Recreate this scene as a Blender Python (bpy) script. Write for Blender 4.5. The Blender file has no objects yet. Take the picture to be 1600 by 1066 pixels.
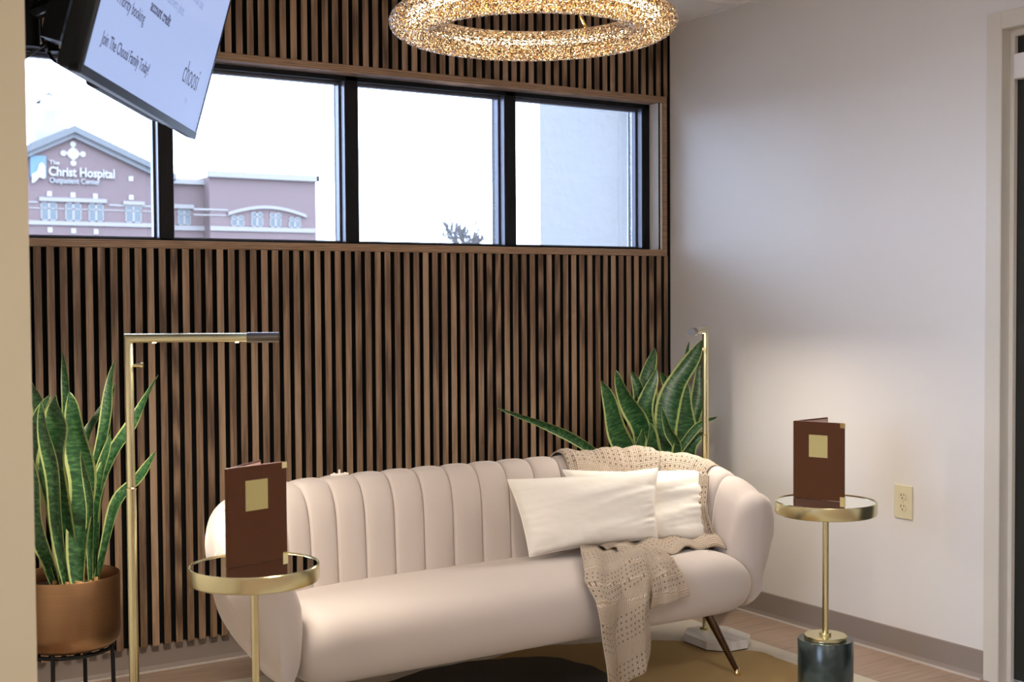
import bpy, math, random
from mathutils import Vector, Matrix
R_ = math.radians
PI = math.pi
rnd = random.Random(7)
scene = bpy.context.scene
COL = scene.collection

# ------------------------------------------------------------------ camera
CAM = Vector((-3.5022, -4.2481, 1.2455))
yaw, pitch, roll, fpx = 0.567, -0.0333, -0.0065, 2007.13
Fw = Vector((math.sin(yaw)*math.cos(pitch), math.cos(yaw)*math.cos(pitch), math.sin(pitch)))
Rt = Fw.cross(Vector((0, 0, 1))).normalized()
Up = Rt.cross(Fw)
R2 = Rt*math.cos(roll) + Up*math.sin(roll)
U2 = -Rt*math.sin(roll) + Up*math.cos(roll)
cd = bpy.data.cameras.new('camera')
cam = bpy.data.objects.new('camera', cd)
COL.objects.link(cam)
cam.matrix_world = Matrix(((R2.x, U2.x, -Fw.x, CAM.x), (R2.y, U2.y, -Fw.y, CAM.y), (R2.z, U2.z, -Fw.z, CAM.z), (0, 0, 0, 1)))
cd.sensor_width = 36.0
cd.lens = fpx/1600*36.0
cd.dof.use_dof = True
cd.dof.focus_distance = 4.3
cd.dof.aperture_fstop = 6.3
cd.clip_end = 400
scene.camera = cam

# ------------------------------------------------------------------ world, exposure, room light
w = bpy.data.worlds.new('overcast_sky'); scene.world = w; w.use_nodes = True
bg = w.node_tree.nodes['Background']
bg.inputs[0].default_value = (0.585, 0.725, 1.0, 1)
bg.inputs[1].default_value = 10.8
vs = scene.view_settings
vs.view_transform = 'Standard'; vs.look = 'None'; vs.exposure = 0.42; vs.gamma = 1.0; vs.use_curve_mapping = False
FILL_PANELS = [(-1.855, -3.165, 1.0), (-4.295, -3.775, 1.3), (-1.855, -6.215, 1.0), (-4.295, -6.215, 1.0)]  # unseen ceiling panels, added as fill light for the room
FILL_STRENGTH = 18.5
LAMP_POWER = 4.8
RING_STRENGTH = 12.0

# ------------------------------------------------------------------ helpers
def tag(o, label=None, cat=None, group=None, kind=None):
    if label: o['label'] = label
    if cat: o['category'] = cat
    if group: o['group'] = group
    if kind: o['kind'] = kind
    return o

def empty(name, loc=(0, 0, 0), rz=0, label=None, cat=None, group=None, kind=None):
    o = bpy.data.objects.new(name, None); COL.objects.link(o)
    o.location = loc; o.rotation_euler = (0, 0, rz); o.empty_display_size = 0.05
    return tag(o, label, cat, group, kind)

class MB:
    def __init__(s):
        s.v = []; s.f = []; s.m = []; s.uv = {}
    def add(s, vs_, fs, mi=0):
        b = len(s.v); s.v += [tuple(p) for p in vs_]
        for f in fs:
            s.f.append(tuple(i+b for i in f)); s.m.append(mi)
        return b
    def box(s, x0, x1, y0, y1, z0, z1, mi=0):
        if x0 > x1: x0, x1 = x1, x0
        if y0 > y1: y0, y1 = y1, y0
        if z0 > z1: z0, z1 = z1, z0
        v = [(x0,y0,z0),(x1,y0,z0),(x1,y1,z0),(x0,y1,z0),(x0,y0,z1),(x1,y0,z1),(x1,y1,z1),(x0,y1,z1)]
        s.add(v, [(0,3,2,1),(4,5,6,7),(0,1,5,4),(1,2,6,5),(2,3,7,6),(3,0,4,7)], mi)
        return s
    def obox(s, c, ax, ay, az, hx, hy, hz, mi=0):
        c = Vector(c); ax = Vector(ax).normalized()*hx; ay = Vector(ay).normalized()*hy; az = Vector(az).normalized()*hz
        v = [c+ax*i+ay*j+az*k for k in (-1,1) for (i,j) in ((-1,-1),(1,-1),(1,1),(-1,1))]
        s.add(v, [(0,3,2,1),(4,5,6,7),(0,1,5,4),(1,2,6,5),(2,3,7,6),(3,0,4,7)], mi)
        return s
    def lathe(s, prof, n=32, c=(0,0,0), mi=0, cap=True):
        vs_ = []
        for r, z in prof:
            for i in range(n):
                a = 2*PI*i/n
                vs_.append((c[0]+r*math.cos(a), c[1]+r*math.sin(a), c[2]+z))
        fs = []
        for k in range(len(prof)-1):
            for i in range(n):
                j = (i+1) % n
                fs.append((k*n+i, k*n+j, (k+1)*n+j, (k+1)*n+i))
        if cap:
            fs.append(tuple(range(n))[::-1]); fs.append(tuple((len(prof)-1)*n+i for i in range(n)))
        s.add(vs_, fs, mi)
        return s
    def tube(s, pts, rad, n=12, mi=0, square=False):
        pts = [Vector(p) for p in pts]
        if not hasattr(rad, '__len__'): rad = [rad]*len(pts)
        vs_ = []; prev = None
        for i, p in enumerate(pts):
            t = (pts[min(i+1, len(pts)-1)] - pts[max(i-1, 0)]).normalized()
            if prev is None:
                a = Vector((0,0,1)) if abs(t.z) < .9 else Vector((1,0,0))
                nx = t.cross(a).normalized()
            else:
                nx = (prev - t*prev.dot(t)).normalized()
            ny = t.cross(nx); prev = nx
            for k in range(n):
                a = 2*PI*k/n
                vs_.append(p + (nx*math.cos(a)+ny*math.sin(a))*rad[i])
        fs = []
        for i in range(len(pts)-1):
            for k in range(n):
                j = (k+1) % n
                fs.append((i*n+k, i*n+j, (i+1)*n+j, (i+1)*n+k))
        fs.append(tuple(range(n))[::-1]); fs.append(tuple((len(pts)-1)*n+i for i in range(n)))
        s.add(vs_, fs, mi)
        return s
    def prism(s, poly, y0, y1, mi=0):
        """poly in x,z extruded along y"""
        n = len(poly)
        s.add([(x, y0, z) for x, z in poly]+[(x, y1, z) for x, z in poly],
              [tuple(range(n)), tuple(range(n, 2*n))[::-1]]+[(i, i+n, (i+1) % n+n, (i+1) % n) for i in range(n)], mi)
        return s
    def prismz(s, poly, z0, z1, mi=0):
        n = len(poly)
        s.add([(x, y, z0) for x, y in poly]+[(x, y, z1) for x, y in poly],
              [tuple(range(n))[::-1], tuple(range(n, 2*n))]+[(i, (i+1) % n, (i+1) % n+n, i+n) for i in range(n)], mi)
        return s
    def grid(s, rows, mi=0, closed_u=False, uv=None):
        nr, nc = len(rows), len(rows[0])
        vs_ = [p for r in rows for p in r]
        fs = []
        for i in range(nr-1):
            for j in range(nc if closed_u else nc-1):
                k = (j+1) % nc
                fs.append((i*nc+j, i*nc+k, (i+1)*nc+k, (i+1)*nc+j))
        b = s.add(vs_, fs, mi)
        if uv:
            for i in range(nr):
                for j in range(nc):
                    s.uv[b+i*nc+j] = (uv[0]*j/(nc-1)+uv[2] if len(uv) > 2 else uv[0]*j/(nc-1), uv[1]*i/(nr-1))
        return s
    def build(s, name, mats, parent=None, smooth=False, bevel=0, angle=40, solid=0, subsurf=0, kind=None, label=None, world=False):
        me = bpy.data.meshes.new(name)
        q = parent
        off = Vector((0, 0, 0))
        while world and q is not None:
            off += q.location; q = q.parent
        me.from_pydata([tuple(Vector(p)-off) for p in s.v], [], s.f)
        if not isinstance(mats, (list, tuple)): mats = [mats]
        for m in mats: me.materials.append(m)
        me.polygons.foreach_set('material_index', s.m)
        if s.uv:
            ul = me.uv_layers.new(name='UVMap')
            for lp in me.loops:
                ul.data[lp.index].uv = s.uv.get(lp.vertex_index, (0, 0))
        if smooth:
            me.polygons.foreach_set('use_smooth', [True]*len(me.polygons))
            me.update()
            try: me.set_sharp_from_angle(angle=R_(angle))
            except Exception: pass
        me.update()
        o = bpy.data.objects.new(name, me); COL.objects.link(o)
        if parent is not None: o.parent = parent
        if bevel:
            b = o.modifiers.new('bevel', 'BEVEL'); b.width = bevel; b.segments = 2; b.limit_method = 'ANGLE'
        if solid:
            b = o.modifiers.new('solid', 'SOLIDIFY'); b.thickness = solid; b.offset = 0
        if subsurf:
            b = o.modifiers.new('sub', 'SUBSURF'); b.levels = subsurf; b.render_levels = subsurf
        if kind: o['kind'] = kind
        if label: o['label'] = label
        return o

def text_obj(name, body, size, mat, parent, loc, xdir, updir, extrude=0.001, align='LEFT', bold=0.0, sx=1.0):
    c = bpy.data.curves.new(name, 'FONT'); c.body = body; c.size = size; c.extrude = extrude
    c.align_x = align; c.offset = bold; c.resolution_u = 3
    tmp = bpy.data.objects.new(name, c); COL.objects.link(tmp)
    dg = bpy.context.evaluated_depsgraph_get(); dg.update()
    me = bpy.data.meshes.new_from_object(tmp.evaluated_get(dg))
    bpy.data.objects.remove(tmp)
    me.materials.clear(); me.materials.append(mat)
    X = Vector(xdir).normalized(); Y = Vector(updir).normalized(); Z = X.cross(Y)
    L = Vector(loc)
    for v in me.vertices:
        v.co = L + X*v.co.x*sx + Y*v.co.y + Z*v.co.z
    o = bpy.data.objects.new(name, me); COL.objects.link(o)
    if parent is not None: o.parent = parent
    return o

# ------------------------------------------------------------------ materials
def mat(name, col=(.8, .8, .8), rough=.5, metal=0, emit=None, estr=0, sheen=0, spec=None, trans=0, coat=0, aniso=0):
    m = bpy.data.materials.new(name); m.use_nodes = True
    b = m.node_tree.nodes['Principled BSDF']
    b.inputs['Base Color'].default_value = (*col, 1)
    b.inputs['Roughness'].default_value = rough
    b.inputs['Metallic'].default_value = metal
    if emit: b.inputs['Emission Color'].default_value = (*emit, 1); b.inputs['Emission Strength'].default_value = estr
    if sheen: b.inputs['Sheen Weight'].default_value = sheen; b.inputs['Sheen Roughness'].default_value = .4
    if spec is not None: b.inputs['Specular IOR Level'].default_value = spec
    if trans: b.inputs['Transmission Weight'].default_value = trans
    if coat: b.inputs['Coat Weight'].default_value = coat
    if aniso: b.inputs['Anisotropic'].default_value = aniso
    return m
def nd(m, t, **k):
    n = m.node_tree.nodes.new(t)
    for a, v in k.items(): setattr(n, a, v)
    return n
def lk(m, a, b): m.node_tree.links.new(a, b)
def P(m): return m.node_tree.nodes['Principled BSDF']
def math_(m, op, a, b=None, c=None):
    n = nd(m, 'ShaderNodeMath', operation=op)
    for i, v in enumerate((a, b, c)):
        if v is None: continue
        if hasattr(v, 'is_output') or hasattr(v, 'links'): lk(m, v, n.inputs[i])
        else: n.inputs[i].default_value = v
    return n.outputs[0]
def ramp(m, fac, stops):
    n = nd(m, 'ShaderNodeValToRGB'); lk(m, fac, n.inputs[0])
    el = n.color_ramp.elements
    while len(el) < len(stops): el.new(0.5)
    for e, (p, c) in zip(el, stops): e.position = p; e.color = (*c, 1)
    return n.outputs[0]
def bump(m, h, strength=.3, dist=.01):
    n = nd(m, 'ShaderNodeBump'); n.inputs['Strength'].default_value = strength; n.inputs['Distance'].default_value = dist
    lk(m, h, n.inputs['Height']); lk(m, n.outputs[0], P(m).inputs['Normal'])
    return n
def noise(m, vec, scale, detail=3, rough=.5):
    n = nd(m, 'ShaderNodeTexNoise'); n.inputs['Scale'].default_value = scale; n.inputs['Detail'].default_value = detail; n.inputs['Roughness'].default_value = rough
    if vec is not None: lk(m, vec, n.inputs['Vector'])
    return n.outputs['Fac']
def mapping(m, vec, scale=(1, 1, 1), loc=(0, 0, 0)):
    n = nd(m, 'ShaderNodeMapping'); n.inputs['Scale'].default_value = scale; n.inputs['Location'].default_value = loc
    lk(m, vec, n.inputs[0]); return n.outputs[0]
def objco(m): return nd(m, 'ShaderNodeTexCoord').outputs['Object']
def mixc(m, fac, a, b, mode='MIX'):
    n = nd(m, 'ShaderNodeMix', data_type='RGBA', blend_type=mode)
    if hasattr(fac, 'links'): lk(m, fac, n.inputs[0])
    else: n.inputs[0].default_value = fac
    for i, v in ((6, a), (7, b)):
        if hasattr(v, 'links'): lk(m, v, n.inputs[i])
        else: n.inputs[i].default_value = (*v, 1)
    return n.outputs[2]

def wall_paint(name, col):
    m = mat(name, col, .6)
    bump(m, noise(m, objco(m), 260, 2), .06, .002)
    return m
M = {}
M['wall'] = wall_paint('cream_wall_paint', (.78, .755, .725))
M['wall_tan'] = wall_paint('warm_lit_tan_paint', (.52, .425, .27))  # beige paint, made tanner to carry the warm light on this wall
M['drywall'] = mat('white_reveal_paint', (.78, .77, .76), .6)
M['mdf'] = mat('black_mdf_core', (.014, .014, .013), .8, spec=.2)
M['felt'] = mat('black_felt', (.008, .008, .008), .95, spec=.1)

def walnut(name, slat=True, k=1.0):
    m = mat(name, rough=.5)
    co = objco(m)
    sp = nd(m, 'ShaderNodeSeparateXYZ'); lk(m, co, sp.inputs[0])
    X = sp.outputs[0]; Z = sp.outputs[2]
    if slat:
        idx = math_(m, 'FLOOR', math_(m, 'DIVIDE', X, .04))
        wn = nd(m, 'ShaderNodeTexWhiteNoise', noise_dimensions='1D'); lk(m, idx, wn.inputs['W'])
        off = math_(m, 'MULTIPLY', wn.outputs[0], 37.0)
        cb = nd(m, 'ShaderNodeCombineXYZ'); lk(m, math_(m, 'MULTIPLY', X, 30), cb.inputs[0]); lk(m, off, cb.inputs[1]); lk(m, math_(m, 'MULTIPLY', Z, 1.6), cb.inputs[2])
        vary = wn.outputs[0]
    else:
        cb = nd(m, 'ShaderNodeCombineXYZ'); lk(m, math_(m, 'MULTIPLY', X, 2.0), cb.inputs[0]); lk(m, sp.outputs[1], cb.inputs[1]); lk(m, math_(m, 'MULTIPLY', Z, 45), cb.inputs[2])
        vary = None
    n1 = noise(m, cb.outputs[0], 1.3, 2, .5)
    wv = nd(m, 'ShaderNodeTexWave', wave_type='RINGS'); wv.inputs['Scale'].default_value = 1.1; wv.inputs['Distortion'].default_value = 5; wv.inputs['Detail'].default_value = 2
    lk(m, cb.outputs[0], wv.inputs[0])
    n2 = noise(m, cb.outputs[0], 6, 4, .6)
    f = math_(m, 'ADD', math_(m, 'MULTIPLY', n1, .30), math_(m, 'ADD', math_(m, 'MULTIPLY', wv.outputs['Fac'], .28), math_(m, 'MULTIPLY', n2, .54)))
    if vary is not None:
        f = math_(m, 'ADD', f, math_(m, 'MULTIPLY', math_(m, 'SUBTRACT', vary, .5), .22))
    c = ramp(m, f, [(p_, tuple(v*k for v in c_)) for p_, c_ in ((.24, (.078, .042, .023)), (.46, (.192, .116, .067)), (.60, (.290, .182, .108)), (.80, (.44, .30, .19)))])
    lk(m, c, P(m).inputs['Base Color'])
    bump(m, n2, .15, .001)
    return m
M['walnut'] = walnut('walnut_slat_veneer')
M['walnut_trim'] = walnut('walnut_trim_veneer', slat=False, k=1.25)

m = M['floor'] = mat('brown_wood_plank_floor', rough=.42)
co = objco(m)
bk = nd(m, 'ShaderNodeTexBrick'); bk.offset = .37
bk.inputs['Scale'].default_value = 1; bk.inputs['Brick Width'].default_value = 1.2; bk.inputs['Row Height'].default_value = .15
bk.inputs['Mortar Size'].default_value = .0012; bk.inputs['Color1'].default_value = (.38, .27, .205, 1); bk.inputs['Color2'].default_value = (.48, .355, .275, 1); bk.inputs['Mortar'].default_value = (.08, .05, .035, 1)
lk(m, co, bk.inputs[0])
g = noise(m, mapping(m, co, (1.5, 24, 1)), 3, 5, .6)
lk(m, mixc(m, .55, bk.outputs[0], ramp(m, g, [(.3, (.22, .145, .10)), (.7, (.50, .37, .27))])), P(m).inputs['Base Color'])

m = M['ceiling'] = mat('white_ceiling_tile', (.90, .89, .88), .85)
bump(m, noise(m, objco(m), 300, 2), .3, .003)
M['tbar'] = mat('white_ceiling_grid', (.85, .84, .82), .4)
M['base'] = mat('taupe_vinyl_baseboard', (.29, .24, .21), .45)
M['frame'] = mat('dark_shaded_window_frame', (.008, .009, .012), .5, 0, spec=.2)  # near-black holds the shade on the room-side frame faces
M['anod'] = mat('anodised_side_sky_tint', (.13, .14, .19), .4, .3)  # anodised metal, its bluish sky reflection put into the base colour
M['doorframe'] = mat('putty_door_frame_paint', (.68, .635, .55), .45)
M['door'] = mat('dark_door_leaf', (.015, .018, .016), .3)
M['whiteplastic'] = mat('white_plastic', (.8, .78, .78), .4)
M['ivory'] = mat('ivory_plastic', (.74, .68, .47), .35)
M['slot'] = mat('dark_slot', (.05, .04, .03), .6)

m = bpy.data.materials.new('window_glass'); m.use_nodes = True; M['glass'] = m
nt = m.node_tree; nt.nodes.remove(nt.nodes['Principled BSDF'])
tr = nd(m, 'ShaderNodeBsdfTransparent'); gl = nd(m, 'ShaderNodeBsdfGlossy'); gl.inputs['Roughness'].default_value = .02
tr.inputs[0].default_value = (.96, .97, .98, 1)
mx = nd(m, 'ShaderNodeMixShader'); fz = nd(m, 'ShaderNodeFresnel'); fz.inputs[0].default_value = 1.6; lk(m, fz.outputs[0], mx.inputs[0])
lk(m, tr.outputs[0], mx.inputs[1]); lk(m, gl.outputs[0], mx.inputs[2]); lk(m, mx.outputs[0], nt.nodes['Material Output'].inputs[0])

def brass(name, col=(.78, .60, .28), rough=.24):
    m = mat(name, col, rough, 1)
    return m
M['brass'] = brass('brushed_brass', (.68, .62, .37), .24)
M['brass_pol'] = brass('polished_brass', (.78, .65, .33), .12)
M['brass_dark'] = brass('dark_brass_tip', (.16, .14, .12), .35)
M['mirror'] = mat('mirror_glass', (.86, .90, .88), .02, 1)
M['led'] = mat('warm_led', (1, .9, .75), .5, emit=(1, .76, .47), estr=6)

m = M['velvet'] = mat('blush_beige_velvet', (.55, .485, .445), .85, sheen=.6, spec=.15)
P(m).inputs['Sheen Tint'].default_value = (1, .93, .88, 1)
bump(m, noise(m, objco(m), 420, 2), .05, .001)
M['leg_metal'] = mat('dark_bronze_metal', (.12, .075, .05), .22, 1)
M['gold_tip'] = brass('gold_foot', (.85, .62, .32), .2)

m = M['linen'] = mat('cream_linen', (.86, .82, .745), .9, sheen=.2, spec=.1)
co = objco(m)
bump(m, noise(m, co, 900, 2), .15, .0006)

m = M['knit'] = mat('beige_waffle_knit', (.62, .49, .38), .95, sheen=.25, spec=.05)
uv = nd(m, 'ShaderNodeUVMap'); uv.uv_map = 'UVMap'
sp = nd(m, 'ShaderNodeSeparateXYZ'); lk(m, uv.outputs[0], sp.inputs[0])
def sinw(v, k):
    return math_(m, 'SINE', math_(m, 'MULTIPLY', v, k))
# uv in metres: fine waffle 6.5 mm cells with open holes every 26 mm in bands
U, V = sp.outputs[0], sp.outputs[1]
fine = math_(m, 'MULTIPLY', math_(m, 'ABSOLUTE', sinw(U, PI/.0058)), math_(m, 'ABSOLUTE', sinw(V, PI/.0058)))
def pulse(v, per, wid):
    fr = math_(m, 'FRACT', math_(m, 'DIVIDE', v, per))
    d = math_(m, 'ABSOLUTE', math_(m, 'SUBTRACT', fr, .5))
    return math_(m, 'LESS_THAN', d, wid)
hole = math_(m, 'MULTIPLY', pulse(U, .0165, .15), pulse(V, .0185, .17))
band = pulse(V, .15, .30)
hole = math_(m, 'MULTIPLY', hole, band)
cc = mixc(m, fine, (.42, .31, .22), (.84, .72, .59))
cc = mixc(m, hole, cc, (.22, .16, .11))
lk(m, cc, P(m).inputs['Base Color'])
bump(m, math_(m, 'SUBTRACT', fine, math_(m, 'MULTIPLY', hole, 1.8)), .9, .004)

m = M['rug'] = mat('patterned_low_pile_rug', rough=.95, spec=.05)
co = objco(m)
sp = nd(m, 'ShaderNodeSeparateXYZ'); lk(m, co, sp.inputs[0])
wob = noise(m, co, 3.0, 2)
def ell(cx, cy, rx, ry, ang=0, wb=.35):
    mp = nd(m, 'ShaderNodeMapping', vector_type='TEXTURE')
    mp.inputs['Location'].default_value = (cx, cy, 0); mp.inputs['Rotation'].default_value = (0, 0, ang); mp.inputs['Scale'].default_value = (rx, ry, 1)
    lk(m, co, mp.inputs[0])
    l = nd(m, 'ShaderNodeVectorMath', operation='LENGTH'); lk(m, mp.outputs[0], l.inputs[0])
    d = math_(m, 'ADD', l.outputs['Value'], math_(m, 'MULTIPLY', math_(m, 'SUBTRACT', wob, .5), wb))
    return math_(m, 'LESS_THAN', d, 1.0)
base = (.70, .64, .53)
c = mixc(m, ell(-.98, -1.00, .62, .50, -.35), base, (.44, .29, .11))
c = mixc(m, ell(-1.42, -.83, .46, .34, .1), c, (.055, .05, .045))  # dark blob mixes charcoal pattern with the sofa's shadow painted in
c = mixc(m, ell(-1.75, -1.15, .62, .28, .3), c, (.13, .14, .13))
c = mixc(m, ell(-1.6, -1.65, .5, .35, .3), c, (.42, .28, .12))
fl = noise(m, co, 350, 2)
c = mixc(m, math_(m, 'MULTIPLY', fl, .35), c, (.35, .30, .24))
lk(m, c, P(m).inputs['Base Color'])
bump(m, fl, .5, .003)
M['rugedge'] = mat('rug_binding', (.66, .60, .50), .95)

def marble(name, c0, c1, rough):
    m = mat(name, rough=rough)
    co = objco(m)
    n = noise(m, co, 9, 6, .62)
    wv = nd(m, 'ShaderNodeTexWave'); wv.inputs['Scale'].default_value = 4; wv.inputs['Distortion'].default_value = 14; wv.inputs['Detail'].default_value = 4
    lk(m, co, wv.inputs[0])
    f = math_(m, 'ADD', math_(m, 'MULTIPLY', n, .6), math_(m, 'MULTIPLY', wv.outputs['Fac'], .4))
    lk(m, ramp(m, f, [(.3, c0), (.6, c1)]), P(m).inputs['Base Color'])
    return m
M['gmarble'] = marble('dark_green_marble', (.016, .026, .025), (.046, .066, .062), .22)
M['wmarble'] = marble('white_marble', (.72, .68, .62), (.82, .79, .74), .25)

m = M['leather'] = mat('cognac_leatherette', (.085, .027, .008), .30, spec=.22)
bump(m, noise(m, objco(m), 500, 2), .08, .001)
M['goldfoil'] = mat('pale_gold_foil', (.52, .44, .18), .42, .35)
M['page'] = mat('paper_pages', (.60, .40, .34), .6)

m = M['pot'] = mat('brushed_copper_bronze', (.50, .27, .13), .36, 1)
co = objco(m)
n = noise(m, mapping(m, co, (1, 1, 60)), 6, 3)
lk(m, ramp(m, n, [(.3, (.285, .160, .080)), (.7, (.315, .180, .092))]), P(m).inputs['Base Color'])
M['potin'] = mat('pot_inside', (.05, .03, .02), .6)
M['soil'] = mat('dark_soil', (.04, .028, .02), .95)
M['stand'] = mat('black_metal_stand', (.012, .012, .013), .35, .6)

m = M['leaf'] = mat('snake_plant_leaf', rough=.38, spec=.5)
uv = nd(m, 'ShaderNodeUVMap'); uv.uv_map = 'UVMap'
sp = nd(m, 'ShaderNodeSeparateXYZ'); lk(m, uv.outputs[0], sp.inputs[0])
U, V = sp.outputs[0], sp.outputs[1]
oi = nd(m, 'ShaderNodeObjectInfo')
edge = math_(m, 'ABSOLUTE', math_(m, 'SUBTRACT', U, .5))
cb = nd(m, 'ShaderNodeCombineXYZ'); lk(m, math_(m, 'MULTIPLY', U, 2.2), cb.inputs[0]); lk(m, math_(m, 'MULTIPLY', V, 42), cb.inputs[1]); lk(m, math_(m, 'MULTIPLY', oi.outputs['Random'], 20), cb.inputs[2])
band = noise(m, cb.outputs[0], 1.4, 3, .6)
green = ramp(m, band, [(.36, (.010, .045, .014)), (.50, (.022, .085, .026)), (.66, (.075, .17, .055))])
ed = ramp(m, math_(m, 'ADD', edge, math_(m, 'MULTIPLY', math_(m, 'SUBTRACT', band, .5), .06)), [(.39, (0, 0, 0)), (.42, (1, 1, 1))])
lk(m, mixc(m, ed, green, (.38, .44, .16)), P(m).inputs['Base Color'])
P(m).inputs['Subsurface Weight'].default_value = 0
M['leafbase'] = mat('pale_leaf_base', (.45, .25, .10), .6)

M['tv_black'] = mat('black_tv_plastic', (.007, .008, .008), .4, spec=.25)
M['tv_bez'] = mat('grey_tv_bezel', (.022, .024, .032), .3, .2)
M['tv_screen'] = mat('tv_screen_glow', (.02, .02, .03), .16, emit=(.42, .52, .84), estr=.74)
M['tv_text'] = mat('tv_text_ink', (.01, .01, .01), .3, emit=(.04, .045, .09), estr=1)
M['tv_pale'] = mat('tv_pale_text', (.02, .02, .03), .3, emit=(.19, .24, .42), estr=1)
M['steel'] = mat('grey_steel', (.35, .38, .40), .35, .9)
M['cable'] = mat('black_cable', (.01, .01, .012), .5)

m = M['bead'] = mat('champagne_crystal_beads', (.85, .62, .33), .12, .75)
P(m).inputs['Coat Weight'].default_value = .5
nn = nd(m, 'ShaderNodeTexNoise'); nn.inputs['Scale'].default_value = 160; lk(m, objco(m), nn.inputs[0])
lk(m, ramp(m, nn.outputs['Fac'], [(.40, (.26, .16, .075)), (.5, (.62, .46, .27)), (.60, (.97, .93, .87))]), P(m).inputs['Base Color'])
M['ringcore'] = mat('chandelier_led_core', (1, .9, .7), .5, emit=(1, .76, .47), estr=RING_STRENGTH)
M['goldwire'] = brass('gold_wire', (.85, .63, .30), .25)

m = M['brick'] = mat('mauve_brick', rough=.9)
co = objco(m)
bk = nd(m, 'ShaderNodeTexBrick'); bk.inputs['Scale'].default_value = 2.2
bk.inputs['Color1'].default_value = (.092, .060, .057, 1); bk.inputs['Color2'].default_value = (.10, .067, .064, 1); bk.inputs['Mortar'].default_value = (.105, .078, .073, 1)
mp = nd(m, 'ShaderNodeMapping'); mp.inputs['Rotation'].default_value = (PI/2, 0, 0); lk(m, co, mp.inputs[0]); lk(m, mp.outputs[0], bk.inputs[0])
lk(m, bk.outputs[0], P(m).inputs['Base Color'])
M['stone'] = mat('pale_stone_trim', (.165, .151, .137), .8)
M['roof'] = mat('grey_blue_roof', (.074, .077, .077), .7)
M['hosp_white'] = mat('white_sign_letters', (.22, .20, .18), .6)
M['hosp_blue'] = mat('sky_blue_sign', (.055, .11, .14), .6)
M['hosp_pane'] = mat('far_window_glass', (.045, .058, .060), .3)
M['stucco'] = mat('white_stucco', (.145, .142, .135), .9)
m = M['stucco']; bump(m, noise(m, objco(m), 14, 4), .25, .02)
M['asphalt'] = mat('grey_asphalt', (.14, .135, .13), .9)
M['bark'] = mat('bare_tree_bark', (.06, .056, .054), .9)
M['cupola'] = mat('pale_cupola_paint', (.19, .185, .175), .7)
M['fill_glow'] = mat('fill_panel_glow', (.9, .9, .9), .5, emit=(1, .93, .85), estr=FILL_STRENGTH)
# ================================================================== the room
CEIL = 2.397
S = 'structure'
# floor
MB().box(-5.5, .2, -8.1, .22, -.1, 0).build('floor', M['floor'], kind=S)
MB().box(-5.5, .2, -8.1, .22, CEIL, CEIL+.1).build('ceiling', M['ceiling'], kind=S)
ce = bpy.data.objects['ceiling']
g = MB()
for i in range(12):
    x = -.33-.61*i
    if x > -5.4: g.box(x-.012, x+.012, -8, 0, CEIL-.006, CEIL+.004)
for i in range(14):
    y = -.42-.61*i
    if y > -8: g.box(-5.4, 0, y-.012, y+.012, CEIL-.0065, CEIL+.004)
g.box(-.022, 0, -8, 0, CEIL-.008, CEIL); g.box(-5.4, 0, -.022, .0, CEIL-.008, CEIL)
g.build('ceiling_grid', M['tbar'], ce)

# window wall: masonry with a ribbon opening, black felt backing, walnut slats
wz0, wz1 = 1.436, 2.076
WX0, WX1 = -3.02, -.055
wb = MB().box(-3.14, .12, .03, .22, 0, wz0).box(-3.14, .12, .03, .22, wz1, CEIL).box(WX1, .12, .03, .22, wz0, wz1).box(-3.14, WX0, .03, .22, wz0, wz1)
wall_back = wb.build('wall_back', M['drywall'], kind=S)
fe = MB().box(-3.02, -.0, .0205, .0295, .09, 1.424).box(-3.02, 0, .0205, .0295, 2.085, CEIL).box(-.036, 0, .0205, .0295, 1.424, 2.085)
fe.box(-.013, -.0005, -.004, .021, .0884, CEIL-.01)
fe.build('felt_backing', M['felt'], wall_back)
sl = MB()
slats_lo = MB(); slats_hi = MB(); core_ = MB()
for k in range(76):
    xc = -.04*(k+1)+.020+.0
    if xc < -3.0: continue
    x0, x1 = xc-.0117, xc+.0117
    slats_lo.box(x0, x1, -.002, .0012, .0884, 1.4195); core_.box(x0+.0003, x1-.0003, .0012, .0204, .0886, 1.4193)
    slats_hi.box(x0, x1, -.002, .0012, 2.0905, CEIL-.002); core_.box(x0+.0003, x1-.0003, .0012, .0204, 2.0907, CEIL-.0022)
slats_lo.build('slat_cladding', M['walnut'], wall_back, bevel=.0006, label='walnut slat cladding below the window')
slats_hi.build('slat_cladding', M['walnut'], wall_back, bevel=.0006, label='walnut slat cladding above the window')
core_.build('slat_core', M['mdf'], wall_back)
MB().box(-3.0, -.018, -.006, .064, 1.4195, 1.4465).build('trim_1', M['walnut_trim'], kind=S, bevel=.0015)
MB().box(-3.0, -.018, -.006, .064, 2.0635, 2.0905).build('trim_2', M['walnut_trim'], kind=S, bevel=.0015)
MB().box(-.037, -.018, -.006, .030, 1.4465, 2.0635).build('trim_3', M['walnut_trim'], kind=S, bevel=.0015)
t4 = MB().box(-.0545, -.0372, .004, .028, 1.4465, 2.0635).box(-.0555, -.0545, .0, .0651, 1.4465, 2.0635)
t4o = t4.build('trim_4', M['drywall'], kind=S)
MB().box(-.0575, -.0535, -.0015, .0035, 1.4465, 2.0635).build('groove_shade_strip', M['felt'], t4o)  # solid black strip, the shade of the groove put into colour

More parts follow.
